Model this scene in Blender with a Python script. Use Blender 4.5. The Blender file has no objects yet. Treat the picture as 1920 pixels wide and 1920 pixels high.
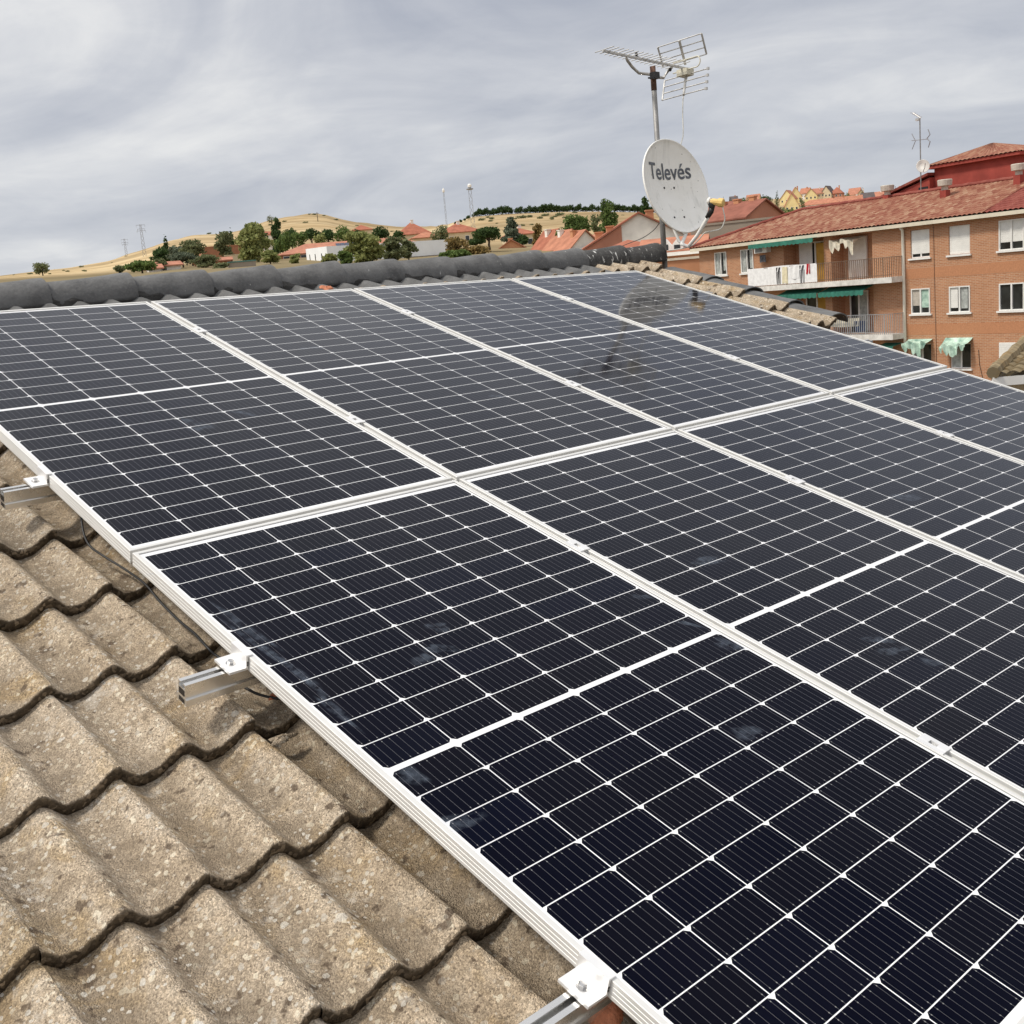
import bpy, math, random
import numpy as np
from mathutils import Vector, Matrix

# ------------------------------------------------------------------ camera, sky, sun, exposure
scene = bpy.context.scene
COL = scene.collection
F_PX, CY_PX = 2084.29, 949.48
RW = np.array([[0.736779, -0.189862, 0.648930],
               [-0.670581, -0.082436, 0.737242],
               [-0.086479, -0.978344, -0.188055]])      # columns: camera right, down, forward
CAM = np.array([-1.077608, -4.677223, -0.073989])
cam_d = bpy.data.cameras.new('camera')
cam = bpy.data.objects.new('camera', cam_d)
COL.objects.link(cam)
cam_d.sensor_width = 36.0
cam_d.lens = F_PX / 1920 * 36.0
cam_d.shift_y = (CY_PX - 960) / 1920
cam_d.clip_start = 0.05
cam_d.clip_end = 8000
cam.matrix_world = Matrix((
    (RW[0, 0], -RW[0, 1], -RW[0, 2], CAM[0]),
    (RW[1, 0], -RW[1, 1], -RW[1, 2], CAM[1]),
    (RW[2, 0], -RW[2, 1], -RW[2, 2], CAM[2]),
    (0, 0, 0, 1)))
scene.camera = cam

SUN_AZ, SUN_EL = math.radians(155), math.radians(56)     # azimuth counter-clockwise from +X
sun_dir = Vector((math.cos(SUN_EL) * math.cos(SUN_AZ), math.cos(SUN_EL) * math.sin(SUN_AZ), math.sin(SUN_EL)))
world = bpy.data.worlds.new("World")
scene.world = world
world.use_nodes = True
sun_d = bpy.data.lights.new('sun', 'SUN')
sun_d.energy = 2.5
sun_d.angle = math.radians(9)
sun_d.color = (1.0, 0.93, 0.82)
sun = bpy.data.objects.new('sun', sun_d)
COL.objects.link(sun)
sun.rotation_euler = sun_dir.to_track_quat('Z', 'Y').to_euler()
scene.view_settings.view_transform = 'Standard'
scene.view_settings.look = 'None'
scene.view_settings.exposure = 0.14
scene.view_settings.gamma = 1.0


def build_world():
    nt = world.node_tree
    N = nt.nodes
    N.clear()
    L = nt.links.new
    out = N.new('ShaderNodeOutputWorld')
    sky = N.new('ShaderNodeTexSky')
    sky.sky_type = 'NISHITA'
    sky.sun_disc = False
    sky.sun_elevation = SUN_EL
    sky.sun_rotation = math.pi / 2 - SUN_AZ
    bg1 = N.new('ShaderNodeBackground')
    bg1.inputs[1].default_value = 0.12
    L(sky.outputs[0], bg1.inputs[0])
    tc = N.new('ShaderNodeTexCoord')
    sep = N.new('ShaderNodeSeparateXYZ')
    L(tc.outputs['Generated'], sep.inputs[0])

    def math_(op, a, b=None, c=None):
        n = N.new('ShaderNodeMath')
        n.operation = op
        for i, x in enumerate((a, b, c)):
            if x is None:
                continue
            if isinstance(x, (int, float)):
                n.inputs[i].default_value = x
            else:
                L(x, n.inputs[i])
        return n.outputs[0]
    zz = math_('ADD', math_('MAXIMUM', sep.outputs[2], 0.0), 0.16)
    cx = math_('DIVIDE', sep.outputs[0], zz)
    cy = math_('DIVIDE', sep.outputs[1], zz)
    comb = N.new('ShaderNodeCombineXYZ')
    L(cx, comb.inputs[0])
    L(cy, comb.inputs[1])
    mp = N.new('ShaderNodeMapping')
    mp.inputs['Rotation'].default_value = (0, 0, math.radians(38))
    mp.inputs['Location'].default_value = (-3.3, 7.1, 0)
    mp.inputs['Scale'].default_value = (0.62, 0.50, 1)
    L(comb.outputs[0], mp.inputs[0])

    def noise(scale, detail, rough, dist, src):
        n = N.new('ShaderNodeTexNoise')
        n.inputs['Scale'].default_value = scale
        n.inputs['Detail'].default_value = detail
        n.inputs['Roughness'].default_value = rough
        n.inputs['Distortion'].default_value = dist
        L(src, n.inputs['Vector'])
        return n.outputs[0]
    a = noise(0.50, 5, 0.52, 0.7, mp.outputs[0])
    b = noise(2.0, 6, 0.55, 0.9, mp.outputs[0])
    c3 = noise(5.5, 7, 0.6, 0.6, mp.outputs[0])
    s = math_('ADD', math_('ADD', math_('MULTIPLY', a, 0.54), math_('MULTIPLY', b, 0.32)), math_('MULTIPLY', c3, 0.14))
    ramp = N.new('ShaderNodeValToRGB')
    e = ramp.color_ramp.elements
    e[0].position, e[0].color = 0.40, (0.385, 0.410, 0.475, 1)
    e[1].position, e[1].color = 0.60, (0.770, 0.768, 0.762, 1)
    m = ramp.color_ramp.elements.new(0.50)
    m.color = (0.545, 0.560, 0.600, 1)
    L(s, ramp.inputs[0])
    # the cloud deck is brighter where it is thin round the hidden sun
    dotn = N.new('ShaderNodeVectorMath')
    dotn.operation = 'DOT_PRODUCT'
    L(tc.outputs['Generated'], dotn.inputs[0])
    dotn.inputs[1].default_value = sun_dir
    glow = math_('POWER', math_('MAXIMUM', dotn.outputs['Value'], 0.0), 3.0)
    gain = math_('ADD', math_('MULTIPLY', glow, 0.75), 1.0)
    # thin air near the horizon washes the cloud out a little
    hz = N.new('ShaderNodeMapRange')
    hz.inputs['From Min'].default_value = 0.0
    hz.inputs['From Max'].default_value = 0.20
    hz.inputs['To Min'].default_value = 0.45
    hz.inputs['To Max'].default_value = 0.0
    L(sep.outputs[2], hz.inputs['Value'])
    hm = N.new('ShaderNodeMix')
    hm.data_type = 'RGBA'
    L(hz.outputs[0], hm.inputs[0])
    L(ramp.outputs[0], hm.inputs[6])
    hm.inputs[7].default_value = (0.590, 0.610, 0.650, 1)
    mul = N.new('ShaderNodeVectorMath')
    mul.operation = 'SCALE'
    L(hm.outputs[2], mul.inputs[0])
    L(gain, mul.inputs['Scale'])
    bg2 = N.new('ShaderNodeBackground')
    bg2.inputs[1].default_value = 1.0
    L(mul.outputs[0], bg2.inputs[0])
    mix = N.new('ShaderNodeMixShader')
    mix.inputs[0].default_value = 0.95
    L(bg1.outputs[0], mix.inputs[1])
    L(bg2.outputs[0], mix.inputs[2])
    L(mix.outputs[0], out.inputs[0])


build_world()

# ------------------------------------------------------------------ survey helpers
SL = 0.30178                       # roof pitch
CS, SN = math.cos(SL), math.sin(SL)
PW, PL, GU, GV, SH = 1.043853, 2.094, 0.018084, 0.012129, 0.0005
TW_A, TW_B, TW_C = -0.018113, 0.005639, -0.001531


def P(u, v, h=0.0):                 # roof frame -> world: u along the ridge, v down the slope, h above the glass
    return (u, -CS * v - SN * h, -SN * v + CS * h)


def warp(u, v):                     # the upper row of panels sits very slightly twisted on its rails
    return -((TW_A + TW_B * u) * (PL - v) + TW_C * u)


def ray(x, y):
    return RW @ np.array([(x - 960) / F_PX, (y - CY_PX) / F_PX, 1.0])


def at(x, y, depth):
    return Vector(CAM + ray(x, y) * depth)


def on_roof(x, y, h):
    r = ray(x, y)
    n = np.array([0, -SN, CS])
    k = (h - (CAM @ n)) / (r @ n)
    q = CAM + r * k
    return q[0], -(CS * q[1] + SN * q[2])


def lookup(tab, x):
    if x <= tab[0][0]:
        return tab[0][1]
    for (a, b), (c, d) in zip(tab, tab[1:]):
        if x <= c:
            return b + (d - b) * (x - a) / (c - a)
    return tab[-1][1]


def azel(x, y):
    r = ray(x, y)
    return math.atan2(r[1], r[0]), math.atan2(r[2], math.hypot(r[0], r[1]))


SKYLINE = [(-300, 540), (0, 517), (60, 509), (130, 501), (200, 489), (260, 471), (320, 449), (365, 440), (420, 436), (470, 424),
           (500, 413), (540, 403), (580, 400), (610, 402), (640, 409), (700, 419), (745, 423), (820, 424), (850, 416),
           (890, 405), (950, 401), (1050, 397), (1120, 396), (1200, 397), (1290, 396), (1340, 390), (1400, 381), (1450, 372),
           (1530, 363), (1600, 362), (1680, 362), (1760, 358), (2200, 366)]
SKY_AZ = sorted([(-azel(x, y)[0], azel(x, y)[1]) for x, y in SKYLINE])
NEAR_AZ = sorted([(-azel(x, y)[0], azel(x, y)[1]) for x, y in
                  [(-300, 560), (0, 530), (300, 516), (600, 500), (900, 484), (1200, 474), (1400, 470), (1700, 470), (2200, 440)]])
DIST_AZ = sorted([(-azel(x, 500)[0], d) for x, d in
                  [(-300, 700), (0, 620), (300, 720), (600, 820), (790, 900), (900, 720), (1200, 720), (1330, 760), (1500, 800), (2200, 800)]])
GROUND_Z = -9.0


def smooth(t):
    t = min(1, max(0, t))
    return t * t * (3 - 2 * t)


def terrain_z(x, y):
    dx, dy = x - CAM[0], y - CAM[1]
    r = math.hypot(dx, dy)
    a = -math.atan2(dy, dx)
    es, en, D = lookup(SKY_AZ, a), lookup(NEAR_AZ, a), lookup(DIST_AZ, a)
    t = min(1, max(0, (r - 100) / (D - 100)))
    e = en + (es - en) * t ** 0.85
    z = CAM[2] + min(r, D) * math.tan(e)
    if r > D:
        z -= (r - D) * 0.035
    lo = -0.95
    k = smooth((a - lo) / 0.35)          # towards the right the street level runs on further
    ra, rb = 45 + 40 * k, 105 + 45 * k
    w = smooth((r - ra) / (rb - ra))
    back = smooth((2.1 - abs(a + 0.85)) / 0.6)
    return GROUND_Z + (z - GROUND_Z) * w * back


# ------------------------------------------------------------------ mesh builder
class MB:
    def __init__(self):
        self.v, self.f, self.uv, self.mi = [], [], None, []
        self.at = {}

    def add(self, vs, fs, mi=0):
        o = len(self.v)
        self.v += [tuple(p) for p in vs]
        self.f += [tuple(i + o for i in q) for q in fs]
        self.mi += [mi] * len(fs)
        return o

    def box(self, c, s, ax=None, mi=0):
        if ax is None:
            ax = ((1, 0, 0), (0, 1, 0), (0, 0, 1))
        c = Vector(c)
        X, Y, Z = [Vector(a) * (k / 2) for a, k in zip(ax, s)]
        vs = [c + X * i + Y * j + Z * k for k in (-1, 1) for j in (-1, 1) for i in (-1, 1)]
        self.add(vs, [(0, 2, 3, 1), (4, 5, 7, 6), (0, 1, 5, 4), (2, 6, 7, 3), (0, 4, 6, 2), (1, 3, 7, 5)], mi)

    def tube(self, pts, r, n=8, cap=True, mi=0):
        pts = [Vector(p) for p in pts]
        rs = r if isinstance(r, (list, tuple)) else [r] * len(pts)
        rings = []
        prev = None
        for i, p in enumerate(pts):
            t = (pts[min(i + 1, len(pts) - 1)] - pts[max(i - 1, 0)]).normalized()
            if prev is None:
                a = Vector((0, 0, 1)) if abs(t.z) < 0.9 else Vector((1, 0, 0))
                X = t.cross(a).normalized()
            else:
                X = (prev - t * prev.dot(t)).normalized()
            prev = X
            Y = t.cross(X)
            rings.append([p + (X * math.cos(2 * math.pi * k / n) + Y * math.sin(2 * math.pi * k / n)) * rs[i] for k in range(n)])
        vs = [q for ring in rings for q in ring]
        fs = []
        for i in range(len(pts) - 1):
            for k in range(n):
                k2 = (k + 1) % n
                fs.append((i * n + k, i * n + k2, (i + 1) * n + k2, (i + 1) * n + k))
        if cap:
            fs.append(tuple(range(n - 1, -1, -1)))
            fs.append(tuple((len(pts) - 1) * n + k for k in range(n)))
        self.add(vs, fs, mi)

    def grid(self, fn, nu, nv, mi=0):
        vs = [fn(i / nu, j / nv) for j in range(nv + 1) for i in range(nu + 1)]
        w = nu + 1
        self.add(vs, [(j * w + i, j * w + i + 1, (j + 1) * w + i + 1, (j + 1) * w + i) for j in range(nv) for i in range(nu)], mi)

    def prism(self, poly, d, mi=0):
        n = len(poly)
        d = Vector(d)
        vs = [Vector(p) for p in poly] + [Vector(p) + d for p in poly]
        fs = [tuple(range(n - 1, -1, -1)), tuple(range(n, 2 * n))] + [(i, (i + 1) % n, n + (i + 1) % n, n + i) for i in range(n)]
        self.add(vs, fs, mi)

    def lathe(self, prof, base, n=16, axis=(0, 0, 1), mi=0):
        Z = Vector(axis).normalized()
        X = Z.orthogonal().normalized()
        Y = Z.cross(X)
        base = Vector(base)
        vs, fs = [], []
        for r, h in prof:
            vs += [base + Z * h + (X * math.cos(2 * math.pi * k / n) + Y * math.sin(2 * math.pi * k / n)) * r for k in range(n)]
        for i in range(len(prof) - 1):
            for k in range(n):
                k2 = (k + 1) % n
                fs.append((i * n + k, i * n + k2, (i + 1) * n + k2, (i + 1) * n + k))
        fs.append(tuple(range(n - 1, -1, -1)))
        fs.append(tuple((len(prof) - 1) * n + k for k in range(n)))
        self.add(vs, fs, mi)


def link(name, mb, mats, parent=None, shift=None, smooth_=False, uvfn=None):
    me = bpy.data.meshes.new(name)
    off = Vector((0, 0, 0))
    if shift is not None:
        off = Vector(shift)
    me.from_pydata([(p[0] - off.x, p[1] - off.y, p[2] - off.z) for p in mb.v], [], mb.f)
    if not isinstance(mats, (list, tuple)):
        mats = [mats]
    for m in mats:
        me.materials.append(m)
    if len(mats) > 1:
        me.polygons.foreach_set('material_index', mb.mi)
    if uvfn is not None or mb.uv is not None:
        lay = me.uv_layers.new(name='UVMap')
        idx = np.empty(len(me.loops), dtype=np.int32)
        me.loops.foreach_get('vertex_index', idx)
        src = np.array(mb.uv if mb.uv is not None else [uvfn(p) for p in mb.v], dtype=np.float32)
        lay.data.foreach_set('uv', src[idx].ravel())
    for k, vals in mb.at.items():
        a = me.attributes.new(k, 'FLOAT', 'POINT')
        a.data.foreach_set('value', np.array(vals, dtype=np.float32))
    if smooth_:
        me.polygons.foreach_set('use_smooth', [True] * len(me.polygons))
    me.update()
    o = bpy.data.objects.new(name, me)
    COL.objects.link(o)
    if parent is not None:
        o.parent = parent
    return o


def thing(name, label, cat, loc=(0, 0, 0), rz=0.0, group=None):
    o = bpy.data.objects.new(name, None)
    o.empty_display_size = 0.2
    COL.objects.link(o)
    o.location = loc
    o.rotation_euler = (0, 0, rz)
    tag(o, label, cat, group)
    return o


def tag(o, label, cat, group=None):
    o['label'] = label
    o['category'] = cat
    if group:
        o['group'] = group
    return o


def copy_tree(root):
    r = root.copy()
    COL.objects.link(r)
    for ch in root.children:
        c = ch.copy()
        COL.objects.link(c)
        c.parent = r
        for g in ch.children:
            d = g.copy()
            COL.objects.link(d)
            d.parent = c
    return r


# ------------------------------------------------------------------ materials
class NT:
    def __init__(self, name):
        self.m = bpy.data.materials.new(name)
        self.m.use_nodes = True
        self.t = self.m.node_tree
        self.b = self.t.nodes['Principled BSDF']

    def n(self, typ, **kw):
        x = self.t.nodes.new(typ)
        for k, v in kw.items():
            setattr(x, k, v)
        return x

    def l(self, a, b):
        self.t.links.new(a, b)

    def math(self, op, a, b=None, c=None, clamp=False):
        n = self.n('ShaderNodeMath', operation=op, use_clamp=clamp)
        for i, x in enumerate((a, b, c)):
            if x is None:
                continue
            if isinstance(x, (int, float)):
                n.inputs[i].default_value = x
            else:
                self.l(x, n.inputs[i])
        return n.outputs[0]

    def coord(self, kind='Object', scale=None, rot=None):
        tc = self.n('ShaderNodeTexCoord')
        o = tc.outputs[kind]
        if scale is not None or rot is not None:
            mp = self.n('ShaderNodeMapping')
            if scale is not None:
                mp.inputs['Scale'].default_value = scale
            if rot is not None:
                mp.inputs['Rotation'].default_value = rot
            self.l(o, mp.inputs[0])
            o = mp.outputs[0]
        return o

    def noise(self, vec, scale, detail=3, rough=0.5, dist=0.0):
        n = self.n('ShaderNodeTexNoise')
        n.inputs['Scale'].default_value = scale
        n.inputs['Detail'].default_value = detail
        n.inputs['Roughness'].default_value = rough
        n.inputs['Distortion'].default_value = dist
        self.l(vec, n.inputs['Vector'])
        return n.outputs['Fac']

    def voro(self, vec, scale, feature='F1', rnd=1.0):
        n = self.n('ShaderNodeTexVoronoi', feature=feature)
        n.inputs['Scale'].default_value = scale
        n.inputs['Randomness'].default_value = rnd
        self.l(vec, n.inputs['Vector'])
        return n

    def ramp(self, fac, stops):
        r = self.n('ShaderNodeValToRGB')
        e = r.color_ramp.elements
        e[0].position, e[0].color = stops[0][0], (*stops[0][1], 1)
        e[1].position, e[1].color = stops[-1][0], (*stops[-1][1], 1)
        for p, c in stops[1:-1]:
            x = e.new(p)
            x.color = (*c, 1)
        self.l(fac, r.inputs[0])
        return r.outputs[0]

    def step(self, fac, a, b):        # 0 below a, 1 above b
        n = self.n('ShaderNodeMapRange')
        n.inputs['From Min'].default_value = a
        n.inputs['From Max'].default_value = b
        self.l(fac, n.inputs['Value'])
        return n.outputs[0]

    def mix(self, fac, a, b, blend='MIX'):
        n = self.n('ShaderNodeMix', data_type='RGBA', blend_type=blend)
        if isinstance(fac, (int, float)):
            n.inputs[0].default_value = fac
        else:
            self.l(fac, n.inputs[0])
        for x, i in ((a, 6), (b, 7)):
            if isinstance(x, tuple):
                n.inputs[i].default_value = (*x, 1)
            else:
                self.l(x, n.inputs[i])
        return n.outputs[2]

    def bump(self, h, strength, dist):
        n = self.n('ShaderNodeBump')
        n.inputs['Strength'].default_value = strength
        n.inputs['Distance'].default_value = dist
        self.l(h, n.inputs['Height'])
        self.l(n.outputs[0], self.b.inputs['Normal'])

    def base(self, c):
        if isinstance(c, tuple):
            self.b.inputs['Base Color'].default_value = (*c, 1)
        else:
            self.l(c, self.b.inputs['Base Color'])

    def set(self, **kw):
        for k, v in kw.items():
            self.b.inputs[k.replace('_', ' ')].default_value = v
        return self


def simple(name, col, rough=0.8, metal=0.0, var=0.15, scale=6.0, detail=4, bump=0.0, bscale=40, spec=0.3, tint=None):
    t = NT(name)
    t.set(Roughness=rough, Metallic=metal)
    t.b.inputs['Specular IOR Level'].default_value = spec
    vec = t.coord('Object')
    f = t.noise(vec, scale, detail, 0.6)
    lo = tuple(max(0, c * (1 - 1.6 * var)) for c in (tint or col))
    hi = tuple(min(1, c * (1 + 1.6 * var)) for c in col)
    t.base(t.ramp(f, [(0.28, lo), (0.72, hi)]))
    if bump:
        t.bump(t.noise(vec, bscale, 3, 0.6), bump, 0.01)
    return t.m


def concrete_tile(name, dark=False):
    t = NT(name)
    t.set(Roughness=0.92)
    t.b.inputs['Specular IOR Level'].default_value = 0.25
    vec = t.coord('Object')
    big = t.noise(vec, 2.6, 5, 0.6)
    mid = t.noise(vec, 17, 5, 0.65, 0.4)
    grain = t.voro(vec, 300)
    grain2 = t.voro(vec, 120)
    fine = t.noise(vec, 420, 2, 0.6)
    c = t.ramp(mid, [(0.25, (0.245, 0.190, 0.130)), (0.5, (0.410, 0.330, 0.240)), (0.78, (0.560, 0.480, 0.375))])
    c = t.mix(t.math('MULTIPLY', t.step(big, 0.42, 0.62), 0.50), c, (0.47, 0.395, 0.305))
    # ochre algae
    c = t.mix(t.math('MULTIPLY', t.step(t.noise(vec, 6.5, 4, 0.6, 0.6), 0.53, 0.70), 0.55), c, (0.36, 0.240, 0.095))
    # sand grain
    gv = t.math('MULTIPLY_ADD', t.step(grain.outputs['Color'], 0.0, 1.0), 1.15, 0.42)
    gc = t.n('ShaderNodeCombineColor')
    for i in range(3):
        t.l(gv, gc.inputs[i])
    c = t.mix(0.9, c, gc.outputs[0], 'MULTIPLY')
    fg = t.math('MULTIPLY_ADD', t.step(t.noise(vec, 330, 3, 0.7), 0.30, 0.70), 1.1, 0.45)
    fc = t.n('ShaderNodeCombineColor')
    for i in range(3):
        t.l(fg, fc.inputs[i])
    c = t.mix(0.8, c, fc.outputs[0], 'MULTIPLY')
    g2 = t.math('GREATER_THAN', t.step(grain2.outputs['Color'], 0.0, 1.0), 0.86)
    c = t.mix(t.math('MULTIPLY', g2, 0.6), c, (0.80, 0.73, 0.58))
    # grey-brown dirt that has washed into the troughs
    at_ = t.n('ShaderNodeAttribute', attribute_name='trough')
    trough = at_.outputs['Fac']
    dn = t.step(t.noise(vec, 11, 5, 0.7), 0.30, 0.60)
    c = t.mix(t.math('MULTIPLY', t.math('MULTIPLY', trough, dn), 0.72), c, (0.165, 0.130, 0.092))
    # dark stains
    c = t.mix(t.math('MULTIPLY', t.step(t.noise(vec, 24, 3, 0.55), 0.625, 0.675), 0.78), c, (0.085, 0.060, 0.042))
    # pale lichen discs and crusts
    wob = t.n('ShaderNodeVectorMath', operation='ADD')
    nz = t.n('ShaderNodeTexNoise')
    nz.inputs['Scale'].default_value = 60
    t.l(vec, nz.inputs['Vector'])
    sc = t.n('ShaderNodeVectorMath', operation='SCALE')
    sc.inputs['Scale'].default_value = 0.010
    t.l(nz.outputs['Color'], sc.inputs[0])
    t.l(vec, wob.inputs[0])
    t.l(sc.outputs[0], wob.inputs[1])
    patch = t.step(t.noise(vec, 4.0, 3, 0.6), 0.42, 0.60)
    for scale, thr, keep, amt in ((34, 0.24, 0.75, 0.75), (80, 0.31, 0.68, 0.75), (17, 0.17, 0.88, 0.65)):
        vo = t.voro(wob.outputs[0], scale)
        disc = t.math('LESS_THAN', vo.outputs['Distance'], thr)
        sepc = t.n('ShaderNodeSeparateColor')
        t.l(vo.outputs['Color'], sepc.inputs[0])
        k = t.math('GREATER_THAN', sepc.outputs[1], keep)
        f = t.math('MULTIPLY', t.math('MULTIPLY', disc, k), t.math('MULTIPLY', t.math('MULTIPLY_ADD', patch, 0.75, 0.25), amt))
        c = t.mix(f, c, (0.60, 0.565, 0.50))
    crust = t.math('MULTIPLY', t.step(t.noise(vec, 13, 6, 0.75), 0.57, 0.66), 0.6)
    c = t.mix(t.math('MULTIPLY', crust, patch), c, (0.58, 0.53, 0.46))
    to_ = t.n('ShaderNodeAttribute', attribute_name='tone')
    c = t.mix(0.55, c, t.ramp(to_.outputs['Fac'], [(0.0, (0.72, 0.72, 0.72)), (0.5, (1.0, 0.97, 0.93)), (1.0, (1.18, 1.18, 1.2))]), 'MULTIPLY')
    # cut edge of each tile: grime and moss, with occlusion shade painted into the dark colour
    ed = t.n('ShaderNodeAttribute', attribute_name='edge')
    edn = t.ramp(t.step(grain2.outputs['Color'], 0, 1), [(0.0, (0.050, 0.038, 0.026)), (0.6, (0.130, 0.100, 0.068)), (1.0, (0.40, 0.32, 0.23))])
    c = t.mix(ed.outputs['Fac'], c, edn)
    # grey waterproof paint brushed over the tops next to the ridge
    pa = t.n('ShaderNodeAttribute', attribute_name='paint')
    pf = t.math('ADD', pa.outputs['Fac'], t.math('MULTIPLY', t.math('SUBTRACT', t.noise(vec, 9, 3, 0.6), 0.5), 0.45))
    pc = t.ramp(t.noise(vec, 12, 4, 0.6), [(0.3, (0.115, 0.115, 0.115)), (0.7, (0.205, 0.205, 0.205))])
    c = t.mix(t.step(pf, 0.46, 0.54), c, pc)
    t.base(c)
    h = t.math('ADD', t.math('MULTIPLY', t.step(grain.outputs['Distance'], 0, 0.8), -0.5), t.math('MULTIPLY', fine, 0.5))
    h = t.math('ADD', h, t.math('MULTIPLY', t.noise(vec, 45, 4, 0.6), 1.1))
    t.bump(h, 0.95, 0.0050)
    return t.m


M = {}
M['tile'] = concrete_tile('concrete_tile')


def cap_mat(name, drop):
    t = NT(name)
    t.set(Roughness=0.86)
    t.b.inputs['Specular IOR Level'].default_value = 0.35
    vec = t.coord('Object')
    dk = (0.030, 0.029, 0.029) if drop > 0.5 else (0.070, 0.070, 0.072)
    lt = (0.100, 0.098, 0.096) if drop > 0.5 else (0.195, 0.195, 0.195)
    c = t.ramp(t.noise(vec, 7, 6, 0.65), [(0.25, dk), (0.75, lt)])
    c = t.mix(t.math('MULTIPLY', t.step(t.noise(vec, 90, 3, 0.6), 0.5, 0.75), 0.35), c, (0.24, 0.24, 0.235))
    # white bird lime that has run down from the top
    v2 = t.coord('Object', scale=(26, 9, 9))
    lim = t.noise(v2, 1.3, 4, 0.7, 0.3)
    thr = 0.70 - 0.095 * drop
    c = t.mix(t.math('MULTIPLY', t.step(lim, thr, thr + 0.025), 0.9), c, (0.72, 0.72, 0.70))
    t.base(c)
    t.bump(t.math('ADD', t.noise(vec, 60, 4, 0.7), t.math('MULTIPLY', t.noise(vec, 8, 3, 0.5), 2.0)), 0.6, 0.006)
    return t.m


M['cap'] = cap_mat('ridge_grey_paint', 0.0)
M['cap_lime'] = cap_mat('ridge_bird_lime', 1.0)
M['mortar'] = simple('dark_mortar', (0.060, 0.058, 0.056), 0.95, var=0.3, scale=14, bump=0.8, bscale=70)


def alu(name, col, rough, metal, brush=0.0):
    t = NT(name)
    t.set(Roughness=rough, Metallic=metal)
    vec = t.coord('Object')
    f = t.noise(vec, 9, 3, 0.5)
    t.base(t.ramp(f, [(0.3, tuple(c * 0.93 for c in col)), (0.7, col)]))
    r = t.math('MULTIPLY_ADD', t.noise(vec, 30, 2, 0.5), 0.15, rough - 0.07)
    t.l(r, t.b.inputs['Roughness'])
    return t.m


M['frame'] = alu('anodised_frame', (0.74, 0.735, 0.715), 0.50, 0.25)
M['clamp'] = alu('clamp_aluminium', (0.88, 0.88, 0.88), 0.45, 0.45)
M['rail'] = alu('rail_aluminium', (0.80, 0.79, 0.77), 0.27, 0.92)
M['steel'] = alu('stainless_steel', (0.62, 0.61, 0.60), 0.25, 1.0)
M['rubber'] = simple('black_cable', (0.012, 0.012, 0.013), 0.5, var=0.1, spec=0.5)
M['terracotta'] = simple('terracotta_mortar', (0.52, 0.20, 0.11), 0.9, var=0.2, scale=60, bump=0.6, bscale=150)


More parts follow.
